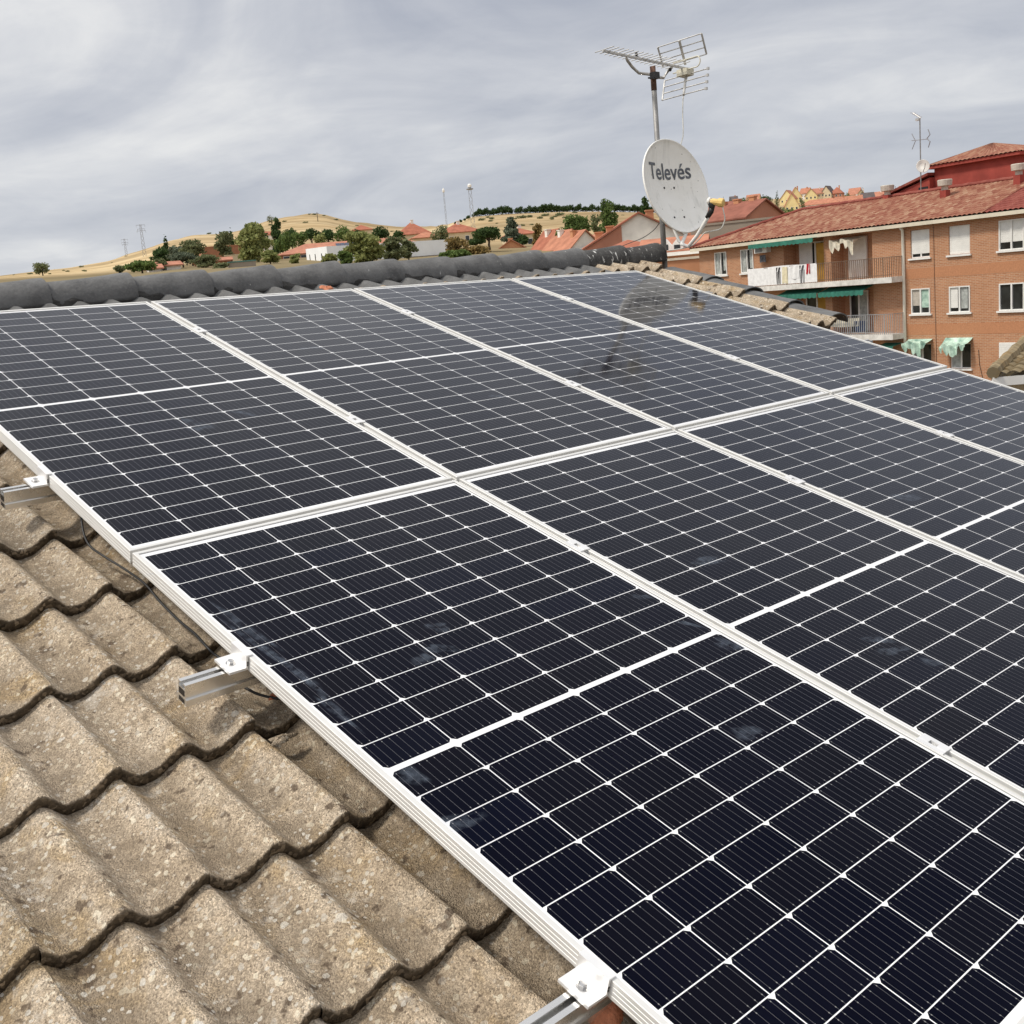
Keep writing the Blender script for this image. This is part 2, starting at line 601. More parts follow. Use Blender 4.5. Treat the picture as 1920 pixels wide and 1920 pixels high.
def cell_material():
    t = NT('solar_cells_under_glass')
    uvn = t.n('ShaderNodeUVMap', uv_map='UVMap')
    sep = t.n('ShaderNodeSeparateXYZ')
    t.l(uvn.outputs[0], sep.inputs[0])
    x, y = sep.outputs[0], sep.outputs[1]
    px, py, gap, mid = 0.1680, 0.0845, 0.0024, 0.0125
    mx = (PW - 6 * px) / 2
    qx = t.math('DIVIDE', t.math('SUBTRACT', x, mx), px)
    ix, fx = t.math('FLOOR', qx), t.math('FRACT', qx)
    yc = t.math('SUBTRACT', y, PL / 2)
    q = t.math('DIVIDE', t.math('SUBTRACT', t.math('ABSOLUTE', yc), mid / 2), py)
    iy, fy = t.math('FLOOR', q), t.math('FRACT', q)
    cw = px - gap
    a = t.math('SUBTRACT', cw / 2, t.math('MULTIPLY', t.math('ABSOLUTE', t.math('SUBTRACT', fx, 0.5)), px))
    b = t.math('SUBTRACT', t.math('MULTIPLY', fy, py), gap / 2)
    b2 = t.math('SUBTRACT', py - gap / 2, t.math('MULTIPLY', fy, py))
    ins = t.math('GREATER_THAN', a, 0.0)
    for cond in (t.math('GREATER_THAN', b, 0.0), t.math('GREATER_THAN', b2, 0.0),
                 t.math('GREATER_THAN', t.math('ADD', a, b), 0.0085),
                 t.math('GREATER_THAN', qx, 0.0), t.math('LESS_THAN', qx, 6.0),
                 t.math('GREATER_THAN', q, 0.0), t.math('LESS_THAN', q, 12.0)):
        ins = t.math('MULTIPLY', ins, cond)
    # nine busbars per cell with little solder pads at their ends
    xb = t.math('MULTIPLY', t.math('DIVIDE', t.math('SUBTRACT', t.math('MULTIPLY', fx, px), gap / 2), cw), 9.0)
    db = t.math('MULTIPLY', t.math('ABSOLUTE', t.math('SUBTRACT', t.math('FRACT', xb), 0.5)), cw / 9)
    bus = t.math('LESS_THAN', db, 0.00036)
    pad = t.math('MULTIPLY', t.math('LESS_THAN', db, 0.0009), t.math('LESS_THAN', t.math('ABSOLUTE', t.math('SUBTRACT', t.math('MINIMUM', b, b2), 0.007)), 0.0014))
    oi = t.n('ShaderNodeObjectInfo')
    cmb = t.n('ShaderNodeCombineXYZ')
    t.l(ix, cmb.inputs[0])
    t.l(t.math('MULTIPLY', iy, t.math('SIGN', yc)), cmb.inputs[1])
    t.l(t.math('MULTIPLY', oi.outputs['Random'], 97.0), cmb.inputs[2])
    wn = t.n('ShaderNodeTexWhiteNoise', noise_dimensions='3D')
    t.l(cmb.outputs[0], wn.inputs['Vector'])
    cell = t.ramp(wn.outputs['Value'], [(0.0, (0.0013, 0.0018, 0.0070)), (0.45, (0.0018, 0.0022, 0.0074)), (0.8, (0.0026, 0.0028, 0.0068)), (1.0, (0.0014, 0.0023, 0.0095))])
    cell = t.mix(t.math('MULTIPLY', bus, 0.85), cell, (0.135, 0.135, 0.15))
    cell = t.mix(t.math('MULTIPLY', pad, 0.6), cell, (0.36, 0.36, 0.36))
    col = t.mix(ins, (0.80, 0.805, 0.82), cell)
    # thin film of dust, a little thicker towards the lower edge of each module
    vec = t.coord('Object')
    dust = t.math('MULTIPLY', t.step(t.noise(vec, 3.0, 6, 0.7), 0.35, 0.8), 0.006)
    col = t.mix(dust, col, (0.42, 0.39, 0.36))
    t.base(col)
    t.set(Roughness=0.6)
    t.b.inputs['Specular IOR Level'].default_value = 0.0
    # anti-reflective glass: hardly any mirror head-on, a lot at grazing angles (Schlick curve)
    lw = t.n('ShaderNodeLayerWeight')
    lw.inputs['Blend'].default_value = 0.5
    fr = t.math('MULTIPLY_ADD', t.math('POWER', lw.outputs['Facing'], 5.5), 1.45, 0.003, clamp=True)
    gl = t.n('ShaderNodeBsdfGlossy')
    cr = t.math('MULTIPLY_ADD', t.noise(vec, 7, 4, 0.6), 0.06, 0.045)
    t.l(cr, gl.inputs['Roughness'])
    bn = t.n('ShaderNodeBump')          # rolled glass is never quite flat
    bn.inputs['Strength'].default_value = 0.10
    bn.inputs['Distance'].default_value = 0.01
    t.l(t.noise(vec, 2.2, 2, 0.5), bn.inputs['Height'])
    t.l(bn.outputs[0], gl.inputs['Normal'])
    mx_ = t.n('ShaderNodeMixShader')
    t.l(fr, mx_.inputs[0])
    t.l(t.b.outputs[0], mx_.inputs[1])
    t.l(gl.outputs[0], mx_.inputs[2])
    outn = t.t.nodes['Material Output']
    t.l(mx_.outputs[0], outn.inputs['Surface'])
    return t.m


M['cells'] = cell_material()


def smudge_mat():
    t = NT('bluish_smudge')
    t.set(Roughness=0.9)
    vec = t.coord('Object')
    t.base((0.32, 0.39, 0.50))
    at_ = t.n('ShaderNodeAttribute', attribute_name='soft')
    a = t.math('MULTIPLY', t.step(t.noise(vec, 38, 4, 0.65), 0.36, 0.68), t.math('MULTIPLY', at_.outputs['Fac'], 0.17), clamp=True)
    t.l(a, t.b.inputs['Alpha'])
    return t.m


M['smudge'] = smudge_mat()


def brick_mat(name, c1, c2, mortar):
    t = NT(name)
    t.set(Roughness=0.9)
    t.b.inputs['Specular IOR Level'].default_value = 0.2
    uvn = t.n('ShaderNodeUVMap', uv_map='UVMap')
    br = t.n('ShaderNodeTexBrick')
    br.inputs['Scale'].default_value = 1.0
    br.inputs['Brick Width'].default_value = 0.25
    br.inputs['Row Height'].default_value = 0.075
    br.inputs['Mortar Size'].default_value = 0.012
    br.inputs['Mortar Smooth'].default_value = 0.3
    br.inputs['Bias'].default_value = 0.0
    br.inputs['Color1'].default_value = (*c1, 1)
    br.inputs['Color2'].default_value = (*c2, 1)
    br.inputs['Mortar'].default_value = (*mortar, 1)
    t.l(uvn.outputs[0], br.inputs['Vector'])
    vec = t.coord('Object')
    c = t.mix(t.math('MULTIPLY', t.step(t.noise(vec, 0.6, 5, 0.65), 0.35, 0.7), 0.35), br.outputs['Color'], tuple(x * 0.80 for x in c1))
    # runs of damp below sills
    v2 = t.coord('Object', scale=(2.2, 2.2, 0.25))
    c = t.mix(t.math('MULTIPLY', t.step(t.noise(v2, 1.4, 4, 0.6), 0.55, 0.75), 0.25), c, (0.30, 0.17, 0.10))
    t.base(c)
    return t.m


M['brick'] = brick_mat('apartment_brick', (0.50, 0.238, 0.124), (0.385, 0.165, 0.082), (0.52, 0.38, 0.27))
M['brick_band'] = simple('brick_soldier_course', (0.47, 0.222, 0.116), 0.9, var=0.08, scale=14)


def barrel_mat(name, cols, blotch=None, rows=0.33, width=0.26):
    t = NT(name)
    t.set(Roughness=0.9)
    t.b.inputs['Specular IOR Level'].default_value = 0.2
    uvn = t.n('ShaderNodeUVMap', uv_map='UVMap')
    sep = t.n('ShaderNodeSeparateXYZ')
    t.l(uvn.outputs[0], sep.inputs[0])
    cmb = t.n('ShaderNodeCombineXYZ')
    t.l(t.math('FLOOR', t.math('DIVIDE', sep.outputs[0], width)), cmb.inputs[0])
    t.l(t.math('FLOOR', t.math('DIVIDE', sep.outputs[1], rows)), cmb.inputs[1])
    wn = t.n('ShaderNodeTexWhiteNoise', noise_dimensions='3D')
    t.l(cmb.outputs[0], wn.inputs['Vector'])
    vec = t.coord('Object')
    v = t.math('ADD', t.math('MULTIPLY', wn.outputs['Value'], 0.52), t.math('MULTIPLY', t.noise(vec, 1.1, 7, 0.72), 0.48))
    n = len(cols)
    c = t.ramp(v, [(0.12 + 0.76 * i / (n - 1), q) for i, q in enumerate(cols)])
    if blotch:
        c = t.mix(t.math('MULTIPLY', t.step(t.noise(vec, 2.2, 5, 0.7), 0.5, 0.68), 0.6), c, blotch)
    t.base(c)
    return t.m


M['apt_roof'] = barrel_mat('old_red_barrel_tiles', [(0.19, 0.066, 0.045), (0.275, 0.112, 0.074), (0.335, 0.175, 0.115), (0.46, 0.320, 0.215)], (0.22, 0.072, 0.052))
M['apt_roof_red'] = barrel_mat('red_painted_barrel_tiles', [(0.19, 0.052, 0.042), (0.25, 0.072, 0.056), (0.30, 0.105, 0.080)])
M['moss_roof'] = barrel_mat('mossy_tiles', [(0.15, 0.12, 0.075), (0.24, 0.19, 0.115), (0.34, 0.27, 0.17)], (0.28, 0.17, 0.06), rows=0.33, width=0.22)
M['red_render'] = simple('dark_red_render', (0.31, 0.062, 0.047), 0.9, var=0.14, scale=1.3, detail=6)
M['cream'] = simple('cream_fascia', (0.66, 0.60, 0.48), 0.8, var=0.10, scale=1.2)
M['cream_light'] = simple('cream_pipe', (0.80, 0.76, 0.66), 0.6, var=0.06, scale=2)
M['white'] = simple('white_paint', (0.80, 0.79, 0.76), 0.6, var=0.05, scale=2)
M['white_dirty'] = simple('weathered_white', (0.68, 0.66, 0.62), 0.8, var=0.14, scale=3)
M['shutter'] = simple('white_roller_shutter', (0.78, 0.77, 0.73), 0.7, var=0.05, scale=3)
M['curtain'] = simple('net_curtain', (0.40, 0.42, 0.40), 0.9, var=0.25, scale=5)
M['mustard'] = simple('mustard_panel', (0.40, 0.21, 0.035), 0.8, var=0.15, scale=2)
M['awning'] = simple('green_awning', (0.040, 0.180, 0.135), 0.85, var=0.18, scale=3)
M['awning_pale'] = simple('faded_awning', (0.52, 0.66, 0.56), 0.9, var=0.20, scale=3, tint=(0.24, 0.44, 0.36))
M['awning_rag'] = simple('torn_cream_canvas', (0.66, 0.61, 0.50), 0.9, var=0.2, scale=4)
M['railing'] = simple('brown_railing', (0.17, 0.115, 0.08), 0.7, var=0.2, scale=3)
M['railing_grey'] = simple('grey_railing', (0.30, 0.31, 0.32), 0.6, var=0.12, scale=3)
M['vent'] = simple('vent_concrete', (0.50, 0.46, 0.40), 0.95, var=0.15, scale=5)
M['galv'] = simple('galvanised_pole', (0.27, 0.265, 0.26), 0.55, metal=0.5, var=0.25, scale=8, spec=0.5)
M['rust'] = simple('rusty_pole_top', (0.13, 0.075, 0.055), 0.8, var=0.3, scale=20)
M['ant'] = simple('weathered_aluminium', (0.56, 0.55, 0.53), 0.5, metal=0.55, var=0.2, scale=15, spec=0.5)
M['black'] = simple('black_plastic', (0.014, 0.013, 0.013), 0.45, var=0.2, scale=30, spec=0.5)
M['cream_plastic'] = simple('yellowed_plastic', (0.74, 0.50, 0.17), 0.5, var=0.10, scale=20, spec=0.5)
M['pale_plastic'] = simple('pale_plastic', (0.66, 0.63, 0.52), 0.5, var=0.1, scale=20)
M['cable_white'] = simple('white_cable', (0.70, 0.69, 0.64), 0.6, var=0.1, scale=10)
M['ink'] = simple('grey_lettering', (0.125, 0.135, 0.155), 0.6, var=0.25, scale=25)
M['red_cloth'] = simple('red_cloth', (0.45, 0.02, 0.03), 0.9, var=0.15)
M['cream_cloth'] = simple('cream_cloth', (0.75, 0.68, 0.48), 0.9, var=0.1)
M['white_cloth'] = simple('white_cloth', (0.82, 0.82, 0.82), 0.9, var=0.08)
M['black_cloth'] = simple('black_cloth', (0.016, 0.016, 0.018), 0.9, var=0.2)
M['print_cloth'] = simple('dark_print_cloth', (0.10, 0.10, 0.11), 0.9, var=0.55, scale=18)
M['blue_cloth'] = simple('navy_cloth', (0.03, 0.05, 0.11), 0.9, var=0.2)


def glass_mat():
    t = NT('window_glass')
    t.set(Roughness=0.06)
    vec = t.coord('Object')
    t.base(t.ramp(t.noise(vec, 1.1, 2, 0.5), [(0.35, (0.010, 0.011, 0.012)), (0.7, (0.045, 0.05, 0.05))]))
    t.b.inputs['Specular IOR Level'].default_value = 0.5
    return t.m


M['glass'] = glass_mat()


def dish_mat():
    t = NT('weathered_white_dish')
    t.set(Roughness=0.6)
    vec = t.coord('Object')
    v2 = t.coord('Object', scale=(16, 16, 2.0))
    c = t.ramp(t.noise(vec, 5, 5, 0.6), [(0.3, (0.86, 0.845, 0.80)), (0.7, (0.93, 0.92, 0.89))])
    c = t.mix(t.math('MULTIPLY', t.step(t.noise(v2, 1.5, 5, 0.65), 0.54, 0.78), 0.40), c, (0.36, 0.37, 0.355))
    sp = t.voro(vec, 42)
    k = t.n('ShaderNodeSeparateColor')
    t.l(sp.outputs['Color'], k.inputs[0])
    spot = t.math('MULTIPLY', t.math('LESS_THAN', sp.outputs['Distance'], 0.17), t.math('GREATER_THAN', k.outputs[0], 0.90))
    c = t.mix(t.math('MULTIPLY', spot, 0.8), c, (0.10, 0.09, 0.07))
    t.base(c)
    return t.m


M['dish'] = dish_mat()


def leaf_mat(name, lo, hi):
    t = NT(name)
    t.set(Roughness=0.75)
    t.b.inputs['Specular IOR Level'].default_value = 0.2
    g = t.n('ShaderNodeNewGeometry')
    vec = t.coord('Object')
    f = t.math('ADD', t.math('MULTIPLY', g.outputs['Random Per Island'], 0.55), t.math('MULTIPLY', t.noise(vec, 0.7, 3, 0.6), 0.45))
    c = t.ramp(f, [(0.2, tuple(x * 1.25 for x in lo)), (0.8, tuple(x * 1.3 for x in hi))])
    t.base(c)
    tr = t.n('ShaderNodeBsdfTranslucent')
    t.l(c, tr.inputs[0])
    mx_ = t.n('ShaderNodeMixShader')
    mx_.inputs[0].default_value = 0.35
    t.l(t.b.outputs[0], mx_.inputs[1])
    t.l(tr.outputs[0], mx_.inputs[2])
    t.l(mx_.outputs[0], t.t.nodes['Material Output'].inputs['Surface'])
    return t.m


M['lf_pine'] = leaf_mat('pine_needles', (0.022, 0.041, 0.014), (0.072, 0.116, 0.038))
M['lf_green'] = leaf_mat('green_leaves', (0.054, 0.086, 0.024), (0.152, 0.210, 0.065))
M['lf_olive'] = leaf_mat('olive_leaves', (0.081, 0.097, 0.046), (0.203, 0.217, 0.109))
M['lf_willow'] = leaf_mat('yellow_green_leaves', (0.121, 0.142, 0.047), (0.304, 0.319, 0.123))
M['lf_autumn'] = leaf_mat('autumn_leaves', (0.101, 0.081, 0.030), (0.275, 0.189, 0.072))
M['lf_grey'] = leaf_mat('grey_green_needles', (0.054, 0.074, 0.049), (0.160, 0.181, 0.123))
M['bark'] = simple('bark', (0.10, 0.075, 0.055), 0.95, var=0.25, scale=4)


def terrain_mat():
    t = NT('dry_hillside')
    t.set(Roughness=1.0)
    t.b.inputs['Specular IOR Level'].default_value = 0.0
    vec = t.coord('Object', scale=(1, 1, 0.05))
    c = t.ramp(t.noise(vec, 0.010, 6, 0.6), [(0.30, (0.33, 0.250, 0.150)), (0.52, (0.46, 0.355, 0.215)), (0.72, (0.62, 0.510, 0.330))])
    v2 = t.coord('Object', scale=(0.010, 0.034, 0.0), rot=(0, 0, 0.35))
    c = t.mix(t.math('MULTIPLY', t.step(t.noise(v2, 1.6, 5, 0.6, 0.5), 0.50, 0.60), 0.6), c, (0.30, 0.215, 0.120))
    c = t.mix(t.math('MULTIPLY', t.step(t.noise(vec, 0.06, 5, 0.7), 0.56, 0.66), 0.55), c, (0.17, 0.145, 0.075))
    c = t.mix(t.math('MULTIPLY', t.step(t.noise(vec, 0.5, 4, 0.7), 0.55, 0.75), 0.35), c, (0.20, 0.155, 0.085))
    fv = t.voro(t.coord('Object', scale=(0.0085, 0.018, 0.0), rot=(0, 0, 0.5)), 1.0)
    fs_ = t.n('ShaderNodeSeparateColor')
    t.l(fv.outputs['Color'], fs_.inputs[0])
    c = t.mix(0.55, c, t.ramp(fs_.outputs[0], [(0.0, (0.62, 0.58, 0.52)), (0.5, (1.0, 0.98, 0.95)), (1.0, (1.3, 1.27, 1.2))]), 'MULTIPLY')
    g = t.n('ShaderNodeNewGeometry')
    ln = t.n('ShaderNodeVectorMath', operation='LENGTH')
    t.l(g.outputs['Position'], ln.inputs[0])
    near = t.math('SUBTRACT', 1.0, t.step(ln.outputs['Value'], 150, 290))
    c = t.mix(t.math('MULTIPLY', near, 0.75), c, (0.155, 0.135, 0.085))
    t.base(c)
    return t.m


M['terrain'] = terrain_mat()


def roof_far(name, c):
    return simple(name, c, 0.9, var=0.16, scale=0.9, detail=6, spec=0.15)


M['rf_red'] = roof_far('red_roof', (0.37, 0.140, 0.090))
M['rf_orange'] = roof_far('orange_roof', (0.44, 0.195, 0.125))
M['rf_brown'] = roof_far('brown_roof', (0.27, 0.108, 0.078))
M['rf_pink'] = roof_far('pale_red_roof', (0.44, 0.200, 0.135))
M['rf_dark'] = roof_far('slate_roof', (0.12, 0.10, 0.10))
M['w_cream'] = simple('cream_wall', (0.62, 0.52, 0.35), 0.9, var=0.08, scale=0.6)
M['w_white'] = simple('stained_white_wall', (0.80, 0.76, 0.69), 0.9, var=0.13, scale=0.5, detail=7)
M['w_metal'] = simple('pale_metal_cladding', (0.88, 0.90, 0.91), 0.6, var=0.05, scale=0.3)
M['w_yellow'] = simple('yellow_wall', (0.80, 0.66, 0.34), 0.9, var=0.07, scale=0.4)
M['w_brick'] = simple('far_brick_wall', (0.40, 0.185, 0.105), 0.9, var=0.14, scale=0.7)
M['w_orange'] = simple('orange_render', (0.55, 0.270, 0.145), 0.9, var=0.08, scale=0.5)
M['w_grey'] = simple('grey_brown_wall', (0.300, 0.255, 0.205), 0.9, var=0.08, scale=0.4)
M['w_redbrown'] = simple('red_brown_render', (0.46, 0.205, 0.135), 0.9, var=0.08, scale=0.4)
M['teal'] = simple('teal_sheet_roof', (0.09, 0.20, 0.17), 0.7, var=0.2, scale=0.8)
M['pv_far'] = simple('dark_blue_panel', (0.025, 0.035, 0.075), 0.25, var=0.2, scale=1.5, spec=0.5)
M['pylon'] = simple('pylon_steel', (0.26, 0.265, 0.28), 0.6, var=0.15, scale=1)
M['asphalt'] = simple('street_asphalt', (0.055, 0.054, 0.052), 0.95, var=0.15, scale=0.6)

# ------------------------------------------------------------------ ground and hills
rng = random.Random(7)


def build_ground():
    mb = MB()
    n_az = 420
    rs = [0.5, 12, 30, 45, 55, 65, 75, 85, 95, 105, 116, 128, 140, 155, 170, 190, 210, 235, 265, 300, 340, 385, 430, 460, 480, 500, 540,
          580, 620, 660, 700, 720, 740, 780, 820, 860, 900, 960, 1100, 1400, 2000, 3200]
    azs = []
    a0 = math.radians(5)
    a1 = math.radians(90)
    for i in range(300):
        azs.append(a0 + (a1 - a0) * i / 300)
    for i in range(120):
        azs.append(a1 + (2 * math.pi - (a1 - a0)) * i / 120)
    for a in azs:
        for r in rs:
            x, y = CAM[0] + r * math.cos(a), CAM[1] + r * math.sin(a)
            z = terrain_z(x, y)
            if r > 140:
                z += 0.5 * math.sin(x * 0.05 + y * 0.031) * math.sin(y * 0.043) * min(1, r / 400)
            mb.v.append((x, y, z))
    m = len(rs)
    n = len(azs)
    for i in range(n):
        j = (i + 1) % n
        for k in range(m - 1):
            mb.f.append((i * m + k, i * m + k + 1, j * m + k + 1, j * m + k))
    mb.f.append(tuple(i * m for i in range(n - 1, -1, -1)))
    mb.mi = [0] * len(mb.f)
    o = link('ground', mb, M['terrain'], smooth_=True)
    o['kind'] = 'structure'


build_ground()
mb = MB()
mb.add([(9, -60, GROUND_Z + 0.004), (43, -60, GROUND_Z + 0.004), (43, 60, GROUND_Z + 0.004), (9, 60, GROUND_Z + 0.004)], [(0, 1, 2, 3)])
link('road', mb, M['asphalt'])['kind'] = 'structure'

# ------------------------------------------------------------------ our house: tiled roof, ridge and verge caps, walls
GAUGE, TILE_W = 0.355, 0.298
CREST_H = -0.112                     # crest of the tile surface below the glass plane
AMP = 0.039
U_END = 5.0
RIDGE_V = -0.80


def tile_profile(t):                 # t in 0..1 across one double-wave tile; crests at t = 0.44 and 0.94
    p = (t * 2 + 0.07) % 1.0
    if p < 0.36:
        w = 0.5 + 0.5 * math.cos(math.pi * p / 0.36)
    else:
        q_ = (p - 0.36) / 0.64
        w = 0.5 - 0.5 * math.cos(math.pi * q_ ** 1.45)
    return AMP * w


def build_tiles():
    r = random.Random(3)
    mb = MB()
    edge, trough, paint, tone = [], [], [], []
    n_right = int(round((U_END + 0.03) / TILE_W))
    first = -12
    rows = range(-9, 12)
    for j in rows:
        vf = 2.385 + GAUGE * j
        vt = vf - GAUGE - 0.05
        if vf < RIDGE_V + 0.06:
            continue
        for i in range(first, n_right if vf < 1.2 else int(round((4.2 + 0.03) / TILE_W))):
            u1 = -0.020 + TILE_W * (i + 1)
            u0 = u1 - TILE_W
            fine = (u1 < 1.3 and vf > 0.7) or u0 > 4.0
            nu = 40 if fine else 14
            nv = 6 if fine else 3
            dv = r.uniform(-0.007, 0.007)
            dh = r.uniform(-0.002, 0.002)
            tilt = r.uniform(-0.003, 0.003)
            sk = r.uniform(-0.006, 0.006)
            ph = r.uniform(0, 99)
            tn = r.random()
            base = len(mb.v)
            w = nu + 1

            def hgt(t, s):
                # lap joint: right shoulder lies over the next tile, left shoulder dives under
                lap = 0.003 * smooth((t - 0.90) / 0.06) - 0.0055 * (1 - smooth(t / 0.14))
                return CREST_H - AMP + tile_profile(t) + lap + dh + tilt * (t - 0.5) * 2 + (s - 1) * 0.037
            for k in range(nv + 1):
                s = k / nv
                for a in range(w):
                    t = a / nu
                    u = u0 + (u1 - u0) * t
                    v = max(vt + (vf + dv + sk * (t - 0.5) - vt) * s, RIDGE_V)
                    jag = 0.0022 * math.sin(t * 37 + ph) * math.sin(t * 91 + ph * 2) if k == nv else 0
                    h = hgt(t, s)
                    if k == nv:
                        h -= 0.0035
                    mb.v.append(P(u, v + jag, h))
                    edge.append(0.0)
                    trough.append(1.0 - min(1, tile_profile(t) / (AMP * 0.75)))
                    paint.append(min(1, max(0, (-0.38 - v) / 0.16)) if u < 4.55 else 0.0)
            for k in range(nv):
                for a in range(nu):
                    o = base + k * w + a
                    mb.f.append((o, o + w, o + w + 1, o + 1))
            # cut lower edge: rounded nose and a face 26 mm tall
            b2 = len(mb.v)
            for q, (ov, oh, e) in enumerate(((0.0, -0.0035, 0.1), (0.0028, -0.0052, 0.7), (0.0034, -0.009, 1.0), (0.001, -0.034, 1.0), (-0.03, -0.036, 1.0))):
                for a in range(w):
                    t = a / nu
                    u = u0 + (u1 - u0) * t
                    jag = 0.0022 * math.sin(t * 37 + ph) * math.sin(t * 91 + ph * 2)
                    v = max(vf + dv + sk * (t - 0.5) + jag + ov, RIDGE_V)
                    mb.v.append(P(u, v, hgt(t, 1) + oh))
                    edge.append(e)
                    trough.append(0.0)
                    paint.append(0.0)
            for q in range(4):
                for a in range(nu):
                    o = b2 + q * w + a
                    mb.f.append((o, o + w, o + w + 1, o + 1))
            # right flank of the tile so that lap joints and the verge show thickness
            b3 = len(mb.v)
            for k in range(nv + 1):
                top = mb.v[base + k * w + nu]
                mb.v.append(top)
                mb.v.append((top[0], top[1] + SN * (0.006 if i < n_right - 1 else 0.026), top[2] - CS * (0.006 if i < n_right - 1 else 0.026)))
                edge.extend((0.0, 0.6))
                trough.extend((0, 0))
                paint.extend((0, 0))
            tone.extend([tn] * (len(mb.v) - base))
            for k in range(nv):
                mb.f.append((b3 + 2 * k, b3 + 2 * k + 1, b3 + 2 * k + 3, b3 + 2 * k + 2))
    mb.mi = [0] * len(mb.f)
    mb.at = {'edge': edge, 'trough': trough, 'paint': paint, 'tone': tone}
    return mb


house = thing('tiled_house', 'near house roof of weathered beige concrete tiles under the solar panels', 'house', (0, 0, GROUND_Z))
HSH = house.location.copy()
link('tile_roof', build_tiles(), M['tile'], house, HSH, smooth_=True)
# underlay so that no light leaks through the laps
mb = MB()
EAVE_V = 6.3
STEP_V = 0.93                       # beyond this the right-hand edge of the roof steps in below the panels
hu = CREST_H - AMP - 0.045
mb.add([P(-3.6, RIDGE_V, hu), P(5.05, RIDGE_V, hu), P(5.05, STEP_V, hu), P(4.15, STEP_V, hu), P(4.15, EAVE_V, hu), P(-3.6, EAVE_V, hu)], [(5, 4, 3, 2, 1, 0)])
e2 = P(0, EAVE_V, hu)
mb.add([(-3.6, 0.78, 0.03), (5.2, 0.78, 0.03), (5.2, 7.5, -2.05), (-3.6, 7.5, -2.05)], [(0, 1, 2, 3)])
link('rear_roof_slope', mb, M['mortar'], house, HSH)
mb = MB()
yf, zf = e2[1] + 0.35, e2[2] - 0.05
e3 = P(0, STEP_V, hu)
mb.prism([(-3.4, a, b) for a, b in ((yf, GROUND_Z), (7.2, GROUND_Z), (7.2, -2.1), (0.77, -0.02), (yf, zf))], (4.1 + 3.4, 0, 0))
mb.prism([(4.1, a, b) for a, b in ((e3[1] + .05, GROUND_Z), (7.19, GROUND_Z), (7.19, -2.11), (0.77, -0.03), (e3[1] + .05, e3[2] - 0.06))], (5.12 - 4.1, 0, 0))
link('wall', mb, M['brick'], house, HSH, uvfn=lambda p: (p[0] + p[1], p[2]))
# mortar bed under the ridge caps
mb = MB()
rr = random.Random(5)


def bed(i, j):
    u = -0.6 + (5.15 + 0.6) * i
    a = math.radians(-28 + 236 * j)
    y = 0.755 - 0.100 * math.cos(a) + rr.uniform(-.005, .005)
    z = 0.065 + 0.075 * math.sin(a) - (0.075 if j in (0, 1) else 0) + rr.uniform(-.005, .005)
    return (u, y, z)


mb.grid(bed, 120, 8)
link('mortar_bed', mb, M['mortar'], house, HSH)


def half_cap(p0, p1, r0, r1, up, flat=0.9, lip=0.0, half=96, seed=0, n=20, m=10):
    """tapered half-round cap with real thickness, small end p0, bell end p1"""
    q = random.Random(seed)
    p0, p1, up = Vector(p0), Vector(p1), Vector(up).normalized()
    d = (p1 - p0)
    ln = d.length
    d.normalize()
    side = d.cross(up).normalized()
    up = side.cross(d).normalized()
    mb = MB()
    ph = q.uniform(0, 6)

    def ring(s, grow):
        r = r0 + (r1 - r0) * s + lip * smooth((s - 0.86) / 0.06) - 0.0015 * smooth((s - 0.985) / 0.015)
        r += grow
        out = []
        for k in range(n + 1):
            a = math.radians(-half + 2 * half * k / n)
            w = 1 + 0.006 * math.sin(3 * a + ph + s * 4)
            sg = 0.0015 * math.sin(7 * s + ph)
            out.append(p0 + d * (ln * s) + side * (math.sin(a) * r * w) + up * (math.cos(a) * r * flat * w + sg))
        return out
    outer = [ring(k / m, 0.0) for k in range(m + 1)]
    inner = [ring(k / m, -0.014) for k in range(m + 1)]
    w = n + 1
    o = mb.add([p for R_ in outer for p in R_], [(k * w + i, k * w + i + 1, (k + 1) * w + i + 1, (k + 1) * w + i) for k in range(m) for i in range(n)])
    o2 = mb.add([p for R_ in inner for p in R_], [(k * w + i, (k + 1) * w + i, (k + 1) * w + i + 1, k * w + i + 1) for k in range(m) for i in range(n)])
    last = m * w
    oe = mb.add(outer[-1] + inner[-1], [(i, i + 1, n + 2 + i, n + 1 + i) for i in range(n)])
    mb.f += [(o + i, o2 + i, o2 + i + 1, o + i + 1) for i in range(n)]
    mb.f += [(o + k * w, o + (k + 1) * w, o2 + (k + 1) * w, o2 + k * w) for k in range(m)]
    mb.f += [(o + k * w + n, o2 + k * w + n, o2 + (k + 1) * w + n, o + (k + 1) * w + n) for k in range(m)]
    mb.mi = [0] * len(mb.f)
    return mb


ENDS = [-0.34, 0.07, 0.475, 0.884, 1.304, 1.709, 2.113, 2.525, 2.936, 3.329, 3.709, 4.107, 4.499, 4.919, 5.31]
q = random.Random(11)
for i in range(1, len(ENDS)):
    a, b = ENDS[i - 1] - 0.055, ENDS[i]
    dz = q.uniform(-0.006, 0.006)
    dy = q.uniform(-0.006, 0.006)
    cm = half_cap((a, 0.755 + dy, 0.072 + dz), (b, 0.755 - dy, 0.078 - dz), 0.094, 0.109, (0, 0, 1), 0.97, 0.003, 107, i)
    link('ridge_cap', cm, M['cap_lime'] if i >= 13 else M['cap'], house, HSH, smooth_=True)
